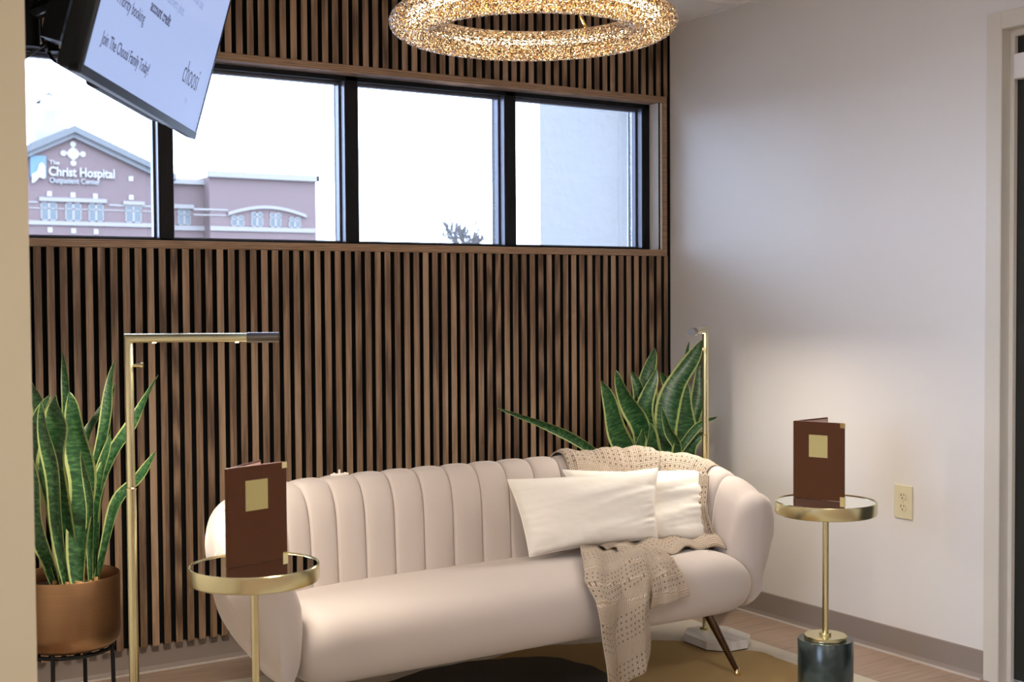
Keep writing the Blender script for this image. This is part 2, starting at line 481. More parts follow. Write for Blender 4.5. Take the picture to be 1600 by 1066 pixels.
# ribbon window
mull = [(-3.02, -2.99), (-2.163, -2.117), (-1.471, -1.422), (-.780, -.732), (-.091, -.056)]
win = MB()
for a, b in mull:
    win.box(a, b, .065, .17, 1.4465, 2.0635)
win.box(-3.02, -.056, .065, .17, 2.046, 2.0635); win.box(-3.02, -.056, .065, .17, 1.4465, 1.456)
window = win.build('window_1', M['frame'], kind=S, bevel=.0015)
for i in range(4):
    a = mull[i][1]; b = mull[i+1][0]
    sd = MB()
    # the left-facing sides of the mullions: anodised steps (stops) with the sky's blue put into their colour
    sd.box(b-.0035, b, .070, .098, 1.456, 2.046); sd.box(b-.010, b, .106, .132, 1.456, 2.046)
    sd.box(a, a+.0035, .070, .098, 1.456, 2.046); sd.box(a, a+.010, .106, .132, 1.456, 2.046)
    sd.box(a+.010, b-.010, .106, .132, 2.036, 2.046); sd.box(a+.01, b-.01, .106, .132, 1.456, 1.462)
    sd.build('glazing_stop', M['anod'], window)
    MB().box(a+.003, b-.003, .138, .142, 1.458, 2.044).build('glass_pane', M['glass'], window)

# right wall with the door opening
DY0, DY1, DH = -1.641, -2.56, 2.085
wr = MB().box(0, .14, DY0+.0, .03, 0, CEIL).box(0, .14, DY1, DY0, DH, CEIL).box(0, .14, -8.0, DY1, 0, CEIL)
wr.build('wall_right', M['wall'], kind=S)
# left wall of the niche + front-facing return
wl = MB().box(-3.14, -3.0265, -1.94, .03, 0, CEIL)
wl.build('wall_left', M['wall'], kind=S)
MB().box(-5.5, -3.0265, -2.0, -1.94, 0, CEIL).build('wall_front', M['wall_tan'], kind=S)
# left end of the main room, with a second, storefront-size window that throws daylight on the right wall
FY0, FY1, FZ0, FZ1 = -4.05, -2.12, .72, 2.14
MB().box(-5.5, -5.4, -8.0, FY0, 0, CEIL).box(-5.5, -5.4, FY1, -2.0, 0, CEIL).box(-5.5, -5.4, FY0, FY1, 0, FZ0).box(-5.5, -5.4, FY0, FY1, FZ1, CEIL).build('wall_far_left', M['wall'], kind=S)
w2 = MB()
for y in (FY0+.02, (FY0+FY1)/2, FY1-.02): w2.box(-5.48, -5.42, y-.02, y+.02, FZ0, FZ1)
w2.box(-5.48, -5.42, FY0, FY1, FZ0, FZ0+.05).box(-5.48, -5.42, FY0, FY1, FZ1-.04, FZ1)
w2o = w2.build('window_2', M['frame'], kind=S)
for a_, b_ in ((FY0+.04, (FY0+FY1)/2-.02), ((FY0+FY1)/2+.02, FY1-.04)): MB().box(-5.452, -5.448, a_, b_, FZ0+.05, FZ1-.04).build('glass_pane', M['glass'], w2o)
MB().box(-5.5, .14, -8.1, -8.0, 0, CEIL).build('wall_rear', M['wall'], kind=S)

# baseboards (vinyl cove with a little toe)
def cove(name, a, b, nrm):
    a = Vector(a); b = Vector(b); n = Vector(nrm)
    prof = [(0, .0), (.015, 0), (.015, .002), (.009, .007), (.005, .016), (.004, .09), (.0, .0925)]
    vs_ = [a+n*p[0]+Vector((0, 0, p[1])) for p in prof]+[b+n*p[0]+Vector((0, 0, p[1])) for p in prof]
    k = len(prof)
    mb = MB(); mb.add(vs_, [(i, i+1, i+1+k, i+k) for i in range(k-1)]+[(k-1, 0, k, 2*k-1), tuple(range(k))[::-1], tuple(range(k, 2*k))])
    # pale flooring caulk line
    return mb.build(name, M['base'], kind=S)
cove('baseboard_right', (0, -.0, 0), (0, -1.588, 0), (-1, 0, 0))
cove('baseboard_back', (-3.02, .03, 0), (0, .03, 0), (0, -1, 0))
cove('baseboard_left', (-3.0265, .0, 0), (-3.0265, -1.94, 0), (1, 0, 0))
MB().box(-.026, -.0152, -1.586, -.012, .0, .004).build('trim_5', mat('pale_caulk_strip', (.62, .55, .50), .5), kind=S)
MB().box(-3.0, -.03, .002, .0148, .0, .004).build('trim_6', bpy.data.materials['pale_caulk_strip'], kind=S)

# door frame: hollow-metal profile with a stop, dark leaf and a white closer arm box
df = MB()
def jamb(y_out, y_in, sgn):
    # y_out = outer edge of casing face, y_in = opening edge; sgn = direction from casing into the opening
    lo, hi = sorted((y_out, y_in)); df.box(-.008, .0, lo, hi, 0, DH+.053)
    lo, hi = sorted((y_in, y_in+sgn*.003)); df.box(-.008, .145, lo, hi, 0, DH)
    lo, hi = sorted((y_in, y_in+sgn*.017)); df.box(.036, .054, lo, hi, 0, DH-.02)
jamb(-1.587, -1.641, -1)
jamb(-2.61, -2.56, 1)
df.box(-.008, 0, -2.56, -1.641, DH, DH+.053)
df.box(-.008, .145, -2.56, -1.641, DH-.003, DH); df.box(.036, .054, -2.56, -1.641, DH-.022, DH-.002)
door = df.build('door_1', M['doorframe'], kind=S, bevel=.002)
MB().box(.056, .100, -2.556, -1.645, .008, DH-.004).build('door_leaf', M['door'], door, bevel=.002)
MB().box(.022, .056, -1.95, -1.664, 1.925, 2.005).build('door_closer', M['whiteplastic'], door, bevel=.004)
MB().obox((.012, -2.47, 1.0), (0, 1, 0), (1, 0, 0), (0, 0, 1), .055, .010, .010).obox((.036, -2.50, 1.0), (1, 0, 0), (0, 1, 0), (0, 0, 1), .020, .008, .008).build('door_handle', M['steel'], door, bevel=.003)

# fill light panels added on the ceiling, out of view
for i, (x, y, k) in enumerate(FILL_PANELS):
    e = empty('fill_panel', (x, y, CEIL), label='square white fill light panel added in the ceiling grid, out of view', cat='ceiling light', group='added fill light panels')
    f = MB()
    f.box(-.30, .30, -.30, -.275, -.012, -.001).box(-.30, .30, .275, .30, -.012, -.001).box(-.30, -.275, -.275, .275, -.012, -.001).box(.275, .30, -.275, .275, -.012, -.001)
    f.build('frame', M['tbar'], e)
    MB().box(-.275, .275, -.275, .275, -.008, -.003).build('diffuser', M['fill_glow'], e)

# power outlet on the right wall
e = empty('power_outlet', (0, -1.256, .536), label='ivory duplex power outlet on the cream wall', cat='power outlet')
p = MB().box(-.006, 0, -.0385, .0385, -.059, .059).build('cover_plate', M['ivory'], e, bevel=.003)
for dz in (-.0195, .0195):
    r = MB(); n = 20
    pts = []
    for i in range(n):
        a = 2*PI*i/n
        pts.append((max(-.0145, min(.0145, .017*math.cos(a)))*1.0, .0135*math.sin(a)+dz))
    r.add([(-.0085, y, z) for y, z in pts]+[(-.004, y, z) for y, z in pts], [tuple(range(n))]+[(i, (i+1) % n, (i+1) % n+n, i+n) for i in range(n)])
    rc = r.build('socket', M['ivory'], p)
    s = MB().box(-.0090, -.0084, -.0072, -.0052, dz+.001, dz+.009).box(-.0090, -.0084, .0048, .0072, dz+.0, dz+.009)
    s.add([(-.0090, .0026*math.cos(2*PI*i/10), dz-.0065+.0026*math.sin(2*PI*i/10)) for i in range(10)], [tuple(range(10))])
    s.build('slot', M['slot'], rc)
MB().lathe([(.003, 0), (.003, .001)], 10).build('screw', M['ivory'], p).matrix_local = Matrix.Translation((-.0068, 0, 0)) @ Matrix.Rotation(-PI/2, 4, 'Y')

# ================================================================== outdoors
MB().box(-80, 120, -60, 200, -1.0, -.9).build('ground', M['asphalt'], kind=S)
bl = empty('hospital_building', (22, 81, -.9), label='mauve brick hospital building with gable, white sign letters and stone bands, beyond the window', cat='building')
Y0 = 80.0
def bbuild(mb, name, mm, par=bl, **k): return mb.build(name, mm, par, world=True, **k)
w1 = MB()
w1.prism([(9.2, -.9), (23.0, -.9), (23.0, 9.35), (17.1, 11.85), (9.2, 8.1)], Y0, Y0+14)
w1.box(23.0, 26.03, Y0+1.2, Y0+14, -.9, 9.15); w1.box(26.03, 33.8, Y0, Y0+14, -.9, 9.6)
bbuild(w1, 'wall', M['brick'])
# gable roof slabs
def slab(xa, za, xb, zb, th):
    m_ = MB(); m_.prism([(xa, za), (xb, zb), (xb, zb+th), (xa, za+th)], Y0-.7, Y0+14.4); return m_
rf = MB(); rf.prism([(8.6, 7.75), (17.1, 11.93), (23.6, 9.18), (23.6, 9.58), (17.1, 12.38), (8.6, 8.25)], Y0-.6, Y0+14.4)
bbuild(rf, 'roof', M['roof'])
fa = MB(); fa.prism([(8.7, 7.5), (17.1, 11.62), (23.5, 8.9), (23.5, 9.2), (17.1, 11.95), (8.7, 7.78)], Y0-.35, Y0+.1)
bbuild(fa, 'fascia', mat('grey_fascia', (.095, .096, .096), .7))
pa = MB(); pa.box(22.9, 26.03, Y0+.9, Y0+1.3, 9.1, 9.46).box(25.9, 33.95, Y0-.3, Y0+.1, 9.55, 9.97).box(33.75, 33.95, Y0-.3, Y0+14, 9.55, 9.97)
bbuild(pa, 'parapet_cap', M['stone'])
bd = MB(); bd.box(9.2, 22.9, Y0-.12, Y0, 6.06, 6.32).box(23, 26.03, Y0+1.05, Y0+1.2, 5.98, 6.3).box(26.03, 33.7, Y0-.12, Y0, 5.95, 6.25)
bd.box(9.2, 14.9, Y0-.05, Y0, 7.42, 7.52).box(19.3, 22.9, Y0-.05, Y0, 7.38, 7.5).box(9.2, 22.9, Y0-.04, Y0, 7.07, 7.14)
bd.box(24.9, 27.3, Y0-.05, Y0, 7.3, 7.42).box(24.9, 27.3, Y0-.05, Y0, 6.95, 7.03)
bbuild(bd, 'stone_band', M['stone'])
for b_ in ((14.95, 19.15, Y0-.16, Y0, 7.55, 7.80), (20.2, 21.6, Y0-.16, Y0, 7.5, 7.73), (22.95, 25.3, Y0+1.0, Y0+1.2, 7.45, 7.72)): bbuild(MB().box(*b_), 'stone_lintel', M['stone'])

# segmental arch over the curved window group
ar = MB(); n = 18; lo = []; hi = []
for i in range(n+1):
    t = i/n; x = 27.25+t*(33.0-27.25); z = 6.98+.55*math.sin(PI*t)**.9
    lo.append((x, z)); hi.append((x, z+.22))
vs_ = [(x, Y0-.18, z) for x, z in lo+hi]+[(x, Y0, z) for x, z in lo+hi]
k = n+1; fs = []
for i in range(n):
    fs += [(i, i+1, k+i+1, k+i), (2*k+k+i, 2*k+k+i+1, 2*k+i+1, 2*k+i), (k+i, k+i+1, 3*k+i+1, 3*k+i), (2*k+i, 2*k+i+1, i+1, i)]
ar.add(vs_, fs)
bbuild(ar, 'stone_arch', M['stone'])
def hwin(x0, x1, z0, z1, y, n=2):
    fr = MB(); t = .06
    fr.box(x0, x1, y-.06, y, z1-t, z1).box(x0, x1, y-.06, y, z0, z0+t).box(x0, x1, y-.06, y, z0+(z1-z0)*.66-.03, z0+(z1-z0)*.66+.03)
    for i in range(n+1):
        xc = x0+(x1-x0)*i/n
        fr.box(max(x0, xc-.07), min(x1, xc+.07), y-.06, y, z0, z1)
    f = bbuild(fr, 'window', M['stone'])
    MB().box(x0+.03, x1-.03, y-.03, y-.01, z0+.02, z1-.02).build('pane', M['hosp_pane'], f, world=True)
for x0, x1 in ((15.05, 16.05), (16.55, 17.55), (18.0, 18.95), (20.35, 21.4)): hwin(x0, x1, 6.34, 7.5, Y0)
hwin(23.0, 23.75, 6.32, 7.42, Y0+1.2); hwin(24.2, 25.1, 6.32, 7.42, Y0+1.2)
for x0, x1, z1 in ((27.5, 28.45, 7.02), (28.95, 29.8, 7.3), (30.3, 31.15, 7.3), (31.7, 32.6, 7.02)): hwin(x0, x1, 6.27, z1, Y0)
for x, z in ((15.6, 8.02), (17.05, 8.0), (18.45, 7.98), (20.75, 7.98), (20.75, 9.2), (15.6, 5.75), (17.05, 5.72), (18.45, 5.7)):
    bbuild(MB().box(x-.15, x+.15, Y0-.06, Y0, z-.16, z+.16), 'accent_block', M['hosp_white'])
# gable ornament: diamond with four round ends
orn = MB()
cx, cz = 17.1, 10.62
orn.prism([(cx-.44, cz), (cx-.25, cz+.25), (cx, cz+.44), (cx+.25, cz+.25), (cx+.44, cz), (cx+.25, cz-.25), (cx, cz-.44), (cx-.25, cz-.25)], Y0-.08, Y0)
for dx, dz in ((.60, 0), (-.60, 0), (0, .60), (0, -.60)):
    orn.prism([(cx+dx+.19*math.cos(2*PI*i/10), cz+dz+.19*math.sin(2*PI*i/10)) for i in range(10)], Y0-.08, Y0)
bbuild(orn, 'gable_ornament', M['hosp_white'])
# sign
sg = MB().box(14.45, 15.42, Y0-.14, Y0, 9.0, 10.38)
sgo = bbuild(sg, 'sign_panel', M['hosp_blue'])
lg = MB(); lg.prism([(14.52, 8.62), (14.52, 9.2), (14.85, 9.4), (14.95, 9.8), (15.15, 9.98), (15.35, 9.75), (15.36, 9.05), (15.28, 8.92), (14.98, 9.02), (14.72, 8.72)], Y0-.2, Y0-.14)
lg.build('sign_emblem', M['hosp_white'], sgo, world=True)
off = bl.location
def htext(body, x, z, size, m_, bold, sx):
    return text_obj('sign_lettering', body, size, m_, bl, (x-off.x, Y0-.1-off.y, z-off.z), (1, 0, 0), (0, 0, 1), extrude=.06, bold=bold, sx=sx)
htext('The', 15.6, 9.86, .40, M['hosp_white'], .008, 1.0)
htext('Christ Hospital', 15.55, 9.17, .80, M['hosp_white'], .022, .84)
htext('Outpatient Center', 15.6, 8.72, .47, M['cupola'], .008, .87)

cu = empty('cupola', (17.0, 86, 11.9), label='pale pointed cupola standing on the hospital roof ridge', cat='cupola')
c1 = MB().box(15.9, 18.1, 85, 87, 11.9, 12.9).box(16.3, 17.7, 85.3, 86.7, 12.9, 13.2).box(16.62, 17.42, 85.6, 86.4, 13.2, 14.6)
c1.build('body', M['cupola'], cu, world=True)
c2 = MB(); c2.add([(16.2, 85.2, 14.6), (17.9, 85.2, 14.6), (17.9, 86.8, 14.6), (16.2, 86.8, 14.6), (17.05, 86, 15.4)], [(0, 1, 4), (1, 2, 4), (2, 3, 4), (3, 0, 4), (3, 2, 1, 0)])
c2.build('roof', mat('pale_grey_roof', (.045, .045, .046), .7), cu, world=True)
# neighbouring stucco wing
st = MB().prismz([(1.345, 3.0), (9.0, 3.0), (9.0, 3.4), (1.75, 3.4)], -.9, 8.0); st.build('stucco_wing', M['stucco']); tag(bpy.data.objects['stucco_wing'], 'pale stucco wall of the neighbouring wing seen through the rightmost pane', 'wall')
# far bare trees
def bare_tree(x, y, zb, h, seed, label):
    r = random.Random(seed); e = empty('bare_tree', (x, y, -.9), label=label, cat='tree', group='bare trees on the skyline')
    trk = MB(); br = MB()
    trk.tube([(x, y, -.9), (x+.1, y, zb)], [.22, .15], 8)
    def grow(p, d, l, rad, dep):
        q = p+d*l
        br.tube([p, (p+q)/2+Vector((r.uniform(-.06, .06), 0, r.uniform(-.03, .05)))*l, q], [rad, rad*.8, rad*.6], 5)
        if dep == 0: return
        for k in range(3):
            nd_ = (d+Vector((r.uniform(-.8, .8), r.uniform(-.5, .5), r.uniform(-.2, .6)))).normalized()
            grow(q if k else (p+q)/2, nd_, l*r.uniform(.55, .8), rad*.6, dep-1)
    for k in range(4):
        grow(Vector((x+.1, y, zb)), Vector((r.uniform(-.9, .9), r.uniform(-.4, .4), 1)).normalized(), h*.42, .12, 4)
    trk.build('trunk', M['bark'], e, world=True); br.build('branches', M['bark'], e, world=True)
bare_tree(34.4, 60, 3.8, 1.75, 3, 'bare tree on the skyline, second tallest, left of the tallest')
bare_tree(35.8, 63, 3.9, 2.3, 8, 'tallest bare tree on the skyline, next to the third mullion')
bare_tree(32.9, 57, 3.6, 1.2, 5, 'lowest bare tree on the skyline, barely above the window sill')
from mathutils import noise as mnoise
# ================================================================== sofa
def catmull(pts, n):
    out = []
    m_ = len(pts)
    for i in range(m_-1):
        p0 = pts[max(i-1, 0)]; p1 = pts[i]; p2 = pts[i+1]; p3 = pts[min(i+2, m_-1)]
        for k in range(n):
            t = k/n
            out.append(tuple(.5*((2*b)+(-a+c)*t+(2*a-5*b+4*c-d)*t*t+(-a+3*b-3*c+d)*t**3) for a, b, c, d in zip(p0, p1, p2, p3)))
    out.append(tuple(pts[-1]))
    return out
XC, YB, YT = -1.38, -.575, -1.045
A_, B_, NS = .865, YB-YT, 2.85
def plan(th):
    c, s_ = math.cos(th), math.sin(th)
    e_ = NS+.55*(1-c)/2
    x = XC + A_*math.copysign(abs(c)**(2/e_), c)
    y = YT + B_*abs(s_)**(2/e_)
    return Vector((x, y, 0))
_d = [plan(PI*i/4000) for i in range(4001)]
_s = [0]
for i in range(4000): _s.append(_s[-1]+(_d[i+1]-_d[i]).length)
SL = _s[-1]
import bisect
def plan_at(s):
    s = max(0, min(SL, s)); i = min(max(bisect.bisect_left(_s, s), 1), 4000)
    t = (s-_s[i-1])/max(1e-9, _s[i]-_s[i-1])
    p = _d[i-1].lerp(_d[i], t)
    a = _d[max(i-12, 0)]; b = _d[min(i+12, 4000)]
    tg = (b-a).normalized()
    return p, Vector((tg.y, -tg.x, 0))     # outward normal (s runs right tip -> back -> left tip)
NCH = 21
def top_z(p):
    k = max(0, (YB-p.y)/B_)
    return .692-.112*k**2.3
def section(zt):
    c = [(-.055, .205), (-.085, .26), (-.095, .34), (-.092, .42), (-.084, zt-.115), (-.066, zt-.045), (-.035, zt-.008), (.005, zt), (.045, zt-.014), (.078, zt-.055), (.090, zt-.13), (.074, .40), (.038, .32), (-.018, .245), (-.045, .208)]
    return catmull(c, 4)
NW = len(section(.6))
def ch_weight(j):
    t = j/(NW-1)
    return 1.0 if t < .60 else max(0, 1-(t-.60)/.07)
def shell_ring(s, cap=0.0):
    p, n = plan_at(s); zt = top_z(p); sec = section(zt)
    fr = (s/SL*NCH) % 1.0 if 1e-6 < s < SL-1e-6 else .5
    if min(fr, 1-fr) < 1e-6: fr = 0
    h = 1-.6*abs(2*fr-1)**3-(.85 if fr == 0 else .12*abs(2*fr-1)**12)
    wid = math.cos(cap); ring = []
    tg = Vector((n.y, -n.x, 0))*(-1 if s < SL/2 else 1)
    cen = -.005
    for j, (d, z) in enumerate(sec):
        a = sec[max(j-1, 0)]; b = sec[min(j+1, NW-1)]
        nx, nz = -(b[1]-a[1]), (b[0]-a[0]); l = math.hypot(nx, nz) or 1
        amp = (.0130*(h-1.0)+.003)*ch_weight(j)
        d2 = d+nx/l*amp; z2 = z+nz/l*amp
        if cap:
            d2 = cen+(d2-cen)*wid
            z2 = .40+(z2-.40)*(.70+.30*wid)
        d2 += (.13 if p.x < XC else .06)*max(0, (YB-p.y)/B_)*max(0, z2-.42)
        q = p+n*d2; ring.append(Vector((q.x, q.y, z2)))
    return ring
sofa = empty('sofa', (-1.38, -.80, 0), label='blush beige velvet sofa with a curved channel-tufted back and thin dark legs', cat='sofa')
rings = []
fwd = Vector((0, -1, 0))
caps = [R_(a) for a in (88, 72, 55, 38, 22, 10)]
for a in caps:
    rg = shell_ring(0, a); rings.append([q+fwd*.062*math.sin(a) for q in rg])
per = 8
for i in range(NCH*per+1):
    fr = i % per
    s = SL*i/(NCH*per)
    if fr == 0 and 0 < i < NCH*per:
        rings.append(shell_ring(s-.0030)) ; rings.append(shell_ring(round(s/SL*NCH)*SL/NCH)); rings.append(shell_ring(s+.0030))
    else: rings.append(shell_ring(s))
for a in caps[::-1]:
    rg = shell_ring(SL, a); rings.append([q+fwd*.098*math.sin(a) for q in rg])
mb = MB()
mb.grid([r+[r[0]] for r in rings])
mb.add(rings[0], [tuple(range(NW))]); mb.add(rings[-1], [tuple(range(NW))[::-1]])
shell = mb.build('channel_back', M['velvet'], sofa, smooth=True, angle=60, world=True, label='curved channel-tufted back and arms')
# outer piping seam on the arm fronts
for sgn, s in ((1, 0), (-1, SL)):
    r = shell_ring(s, R_(40)); r = [q+fwd*.062*math.sin(R_(40)) for q in r]
# seat
prof = catmull([(-.60, .372), (-.80, .388), (-.95, .401), (-1.05, .399), (-1.107, .383), (-1.136, .345), (-1.142, .29), (-1.128, .235), (-1.09, .203), (-.95, .197), (-.62, .197)], 4)
rows = []
x0, x1 = -2.165, -.565
def seat_row(x):
    e = min((x-x0)*1.5, x1-x); r = .17
    t = min(1, max(0, e/r)); h = (1-(1-t)**2.4)**(1/2.4)
    out = []
    for y, z in prof:
        g_ = .90+.10*h
        yy = -.60+(y+.60)*g_; zc = .275
        zz = zc+(z-zc)*(.30+.70*h) if y < -.9 else zc+(z-zc)*(.55+.45*h)
        out.append(Vector((x, yy, zz)))
    return out
ns = 90
xs = [x0+(x1-x0)*(.5-.5*math.cos(PI*i/ns)) for i in range(ns+1)]
rows = [seat_row(x) for x in xs]
mb = MB(); mb.grid(rows); mb.add(rows[0], [tuple(range(len(prof)))]); mb.add(rows[-1], [tuple(range(len(prof)))[::-1]])
mb.build('seat', M['velvet'], sofa, smooth=True, angle=50, world=True)
# underside frame
u = MB(); pts = [plan(PI*i/40) for i in range(41)]
poly = [(XC+(p.x-XC)*.80, -.80+(p.y+.80)*.72) for p in pts]
u.prismz([(a, b) for a, b in poly][::-1], .203, .26)
u.build('base_panel', M['velvet'], sofa, world=True)
def leg(x, y, dx, dy):
    l = MB(); top = Vector((x, y, .215)); bot = Vector((x+dx, y+dy, .012))
    l.tube([top, top.lerp(bot, .5), bot], [.0165, .0125, .0085], 16)
    o = l.build('leg', M['leg_metal'], sofa, smooth=True, angle=60, world=True)
    f = MB(); f.lathe([(.0, 0), (.0115, .0), (.0125, .004), (.0105, .010), (.009, .02), (.0, .021)], 16, c=(x+dx, y+dy, 0), cap=False)
    f.build('foot_tip', M['gold_tip'], o, smooth=True, world=True)
    b = MB(); b.lathe([(.0, 0), (.022, 0), (.022, .006), (0, .006)], 16, c=(x, y, .200), cap=False); b.build('mounting_plate', M['leg_metal'], o, smooth=True, world=True)
leg(-.715, -1.045, .074, -.073); leg(-2.045, -1.045, -.074, -.073)
leg(-.80, -.66, .06, .06); leg(-1.96, -.66, -.06, .06)
# little care tag on the top edge of the back
tg_ = MB()
tg_.box(-1.85, -1.79, -.607, -.600, .694, .700).box(-1.824, -1.818, -.606, -.602, .698, .712).box(-1.843, -1.835, -.606, -.602, .698, .703).box(-1.806, -1.798, -.606, -.602, .698, .702)
tg_.build('care_tag', M['linen'], sofa, world=True, bevel=.001)
# ================================================================== pillows
def pillow(name, corners, T, label, seed):
    """corners BL, BR, TR, TL (seen from the front); T half thickness"""
    BL, BR, TR, TL = [Vector(c) for c in corners]
    n = ((BR-BL).cross(TL-BL)).normalized()      # towards the camera
    if n.y > 0: n = -n
    N = 44; r = random.Random(seed)
    ph = [r.uniform(0, 6.28) for _ in range(12)]
    def pt(i, j, side):
        u = i/N; v = j/N
        a = 2*u-1; b = 2*v-1
        # pinched edges: sides draw in between the corners
        aa = a*(1-.045*(1-b*b)*abs(a)**3); bb = b*(1-.07*(1-a*a)*abs(b)**3)
        uu = (aa+1)/2; vv = (bb+1)/2
        p = (BL*(1-uu)+BR*uu)*(1-vv)+(TL*(1-uu)+TR*uu)*vv
        t = T*((1-a**4)*(1-b**4))**.55
        wr = 0
        q0 = Vector((a*1.1+b*.35+seed, b*2.6-a*.9, seed*.7))
        wr += .010*mnoise.noise(q0)*(1-a**6)*(1-b**6)
        wr += .0045*mnoise.noise(Vector((a*1.3+seed, b*7.0-a*2.2, 3.1)))*max(0, .25+.75*a)*(1-b**8)
        wr += .004*mnoise.noise(Vector((a*8+b*1.5, b*1.5+seed, 9.1)))*max(0, abs(b)-.35)
        wr += .006*mnoise.noise(Vector((a*2.0+seed, b*9, 5.1)))*max(0, abs(a)-.5)*2
        wr += .0012*mnoise.noise(Vector((a*9, b*14+a*5, seed)))
        return p+n*side*(t+ (wr if side > 0 else wr*.5)*min(1, t/T*2.0))
    mb = MB()
    mb.grid([[pt(i, j, 1) for i in range(N+1)] for j in range(N+1)])
    mb.grid([[pt(i, j, -1) for i in range(N, -1, -1)] for j in range(N+1)])
    # merge seam: both sheets share the rim; add piping-like flange
    o = mb.build(name, M['linen'], smooth=True, angle=180)
    rim = [pt(i, 0, 1) for i in range(N)]+[pt(N, j, 1) for j in range(N)]+[pt(i, N, 1) for i in range(N, 0, -1)]+[pt(0, j, 1) for j in range(N, -1, -1)]
    s = MB(); s.tube(rim, .0022, 6); s.build('edge_seam', M['linen'], o, smooth=True)
    tag(o, label, 'pillow', 'linen pillows on the sofa')
    return o
pillow('pillow', [(-.985, -.80, .408), (-.605, -.950, .412), (-.545, -.880, .645), (-1.02, -.665, .655)], .048, 'cream linen pillow half hidden behind the front pillow, against the knit throw', 4)
pillow('pillow', [(-1.228, -.775, .400), (-.823, -.930, .440), (-.774, -.875, .666), (-1.262, -.695, .645)], .052, 'cream linen lumbar pillow in front, fully visible, leaning on the sofa back', 11)

# ================================================================== throw blanket
th = MB()
r = random.Random(5)
def sheet(fn, nu, nv, wu, wv, ou=0.0):
    rows = [[fn(i/nu, j/nv) for i in range(nu+1)] for j in range(nv+1)]
    th.grid(rows, uv=(wu, wv, ou))
# piece over the sofa back (follows the shell), from s range; slopes down the inner side
def s_from_x(x):
    best = min(range(0, 4001, 4), key=lambda i: abs(_d[i].x-x)+(10 if _d[i].y < -.9 else 0)); return _s[best]
sA, sB = .165, s_from_x(-.985)
def over(u, v):
    # u: 0 at right .. 1 at left ; v: 0 behind .. 1 down the inner face
    s = sA+(sB-sA)*u
    p, n = plan_at(s); zt = top_z(p); sec = section(zt)
    j = (NW-1)*(.74-.46*v - (.10*v if u < .35 else 0) + .02*math.sin(u*9))
    j = max(6.0, j)
    i0 = int(j); t = j-i0; a = sec[i0]; b = sec[min(i0+1, NW-1)]
    d = a[0]*(1-t)+b[0]*t; z = a[1]*(1-t)+b[1]*t
    a2 = sec[max(i0-1, 0)]; b2 = sec[min(i0+2, NW-1)]
    nx, nz = -(b2[1]-a2[1]), (b2[0]-a2[0]); l = math.hypot(nx, nz) or 1
    off = .010+.012*(.5+mnoise.noise(Vector((u*7, v*2.2, 1.3))))+.007*mnoise.noise(Vector((u*19, v*5, 4.4)))+.004*mnoise.noise(Vector((u*40, v*12, 7.7)))
    e = min(1, min(u, 1-u)*14)
    off = off*(.35+.65*e) + .006*(1 if u > .93 else 0)
    q = p+n*(d+nx/l*off)
    return Vector((q.x, q.y, z+nz/l*off))
sheet(over, 90, 44, .46, .34)
# right-hand fall beside the pillows, down to the seat
def fall(u, v):
    s0 = (.138-.088*v)*(1-u)+(.215-.02*v)*u
    p, n = plan_at(s0); 
    zt = top_z(p)
    z = (zt-.012)*(1-v)+.418*v
    d = -.066-.042*min(1, v*2.2)-.006*math.sin(v*PI)
    q = p+n*(d-.008*math.sin(u*16+v*2))
    return Vector((q.x-.012*v*(u-.5), q.y, z+.006*math.sin(u*12)))
sheet(fall, 26, 40, .11, .26)
# strip lying across the seat under the pillows
def strip(u, v):
    x = -.612-.40*u; yf = -1.035+.02*math.sin(u*7)+.05*u; yb = -.83+.0*u
    y = yf*(1-v)+yb*v
    z = .412+.016*abs(math.sin(v*5+u*4))+.008*math.sin(u*21+v*3)+.010*math.sin(PI*v)
    if v < .12: z -= .016*(1-v/.12)
    return Vector((x, y, z))
sheet(strip, 60, 26, .40, .22)
# two lobes falling over the seat front
def seat_path(t):
    """t metres along the seat surface from y=-.80 forward, over the rounded front, then hanging down"""
    P_ = [(-.78, .404), (-.95, .410), (-1.03, .410), (-1.09, .398), (-1.135, .365), (-1.160, .320), (-1.167, .27), (-1.169, .20), (-1.172, .10), (-1.175, .0)]
    rem = t
    for (y0, z0), (y1, z1) in zip(P_, P_[1:]):
        l = math.hypot(y1-y0, z1-z0)
        if rem <= l or (y1, z1) == P_[-1]:
            k = rem/l; return y0+(y1-y0)*k, z0+(z1-z0)*k, (-(z1-z0)/l, (y1-y0)/l)
        rem -= l
def lobe(xl, xr, length, t0, ph, amp, skew):
    def f(u, v):
        L_ = length(u)
        t = t0(u)+(L_-t0(u))*v
        y, z, nn_ = seat_path(t)
        hang = max(0, (t-.30)/.35)
        x = xl(v)*(1-u)+xr(v)*u+skew*hang
        off = .006+amp*(.35+.65*min(1, hang+.2))*(1+math.sin(u*PI*2*1.5+ph+.8*v))*.5+.003*math.sin(u*25+v*9+ph)+.003*math.sin(v*22+u*6)
        ny, nz = -abs(nn_[0]), abs(nn_[1])
        return Vector((x, y+ny*off, z+nz*off))
    return f
lobeA = lobe(lambda v: -1.035-.235*min(1, v*1.9)**1.0+.06*max(0, v-.55), lambda v: -.80-.255*min(1, 1.35*v), lambda u: .70-.115*(u-.22)/.78 if u > .22 else .70-.03*(.22-u)/.22, lambda u: .0, .4, .042, .0)
sheet(lobeA, 70, 110, .30, .70)
lobeB = lobe(lambda v: -.90-.15*v, lambda v: -.72-.175*min(1, v*1.6), lambda u: .455-.02*u, lambda u: .0, 2.6, .026, .0)
sheet(lobeB, 50, 80, .20, .46, .4)
o = th.build('throw_blanket', M['knit'], smooth=True, angle=180, solid=.005)
tag(o, 'beige waffle-knit throw draped over the sofa back and seat front', 'throw blanket')

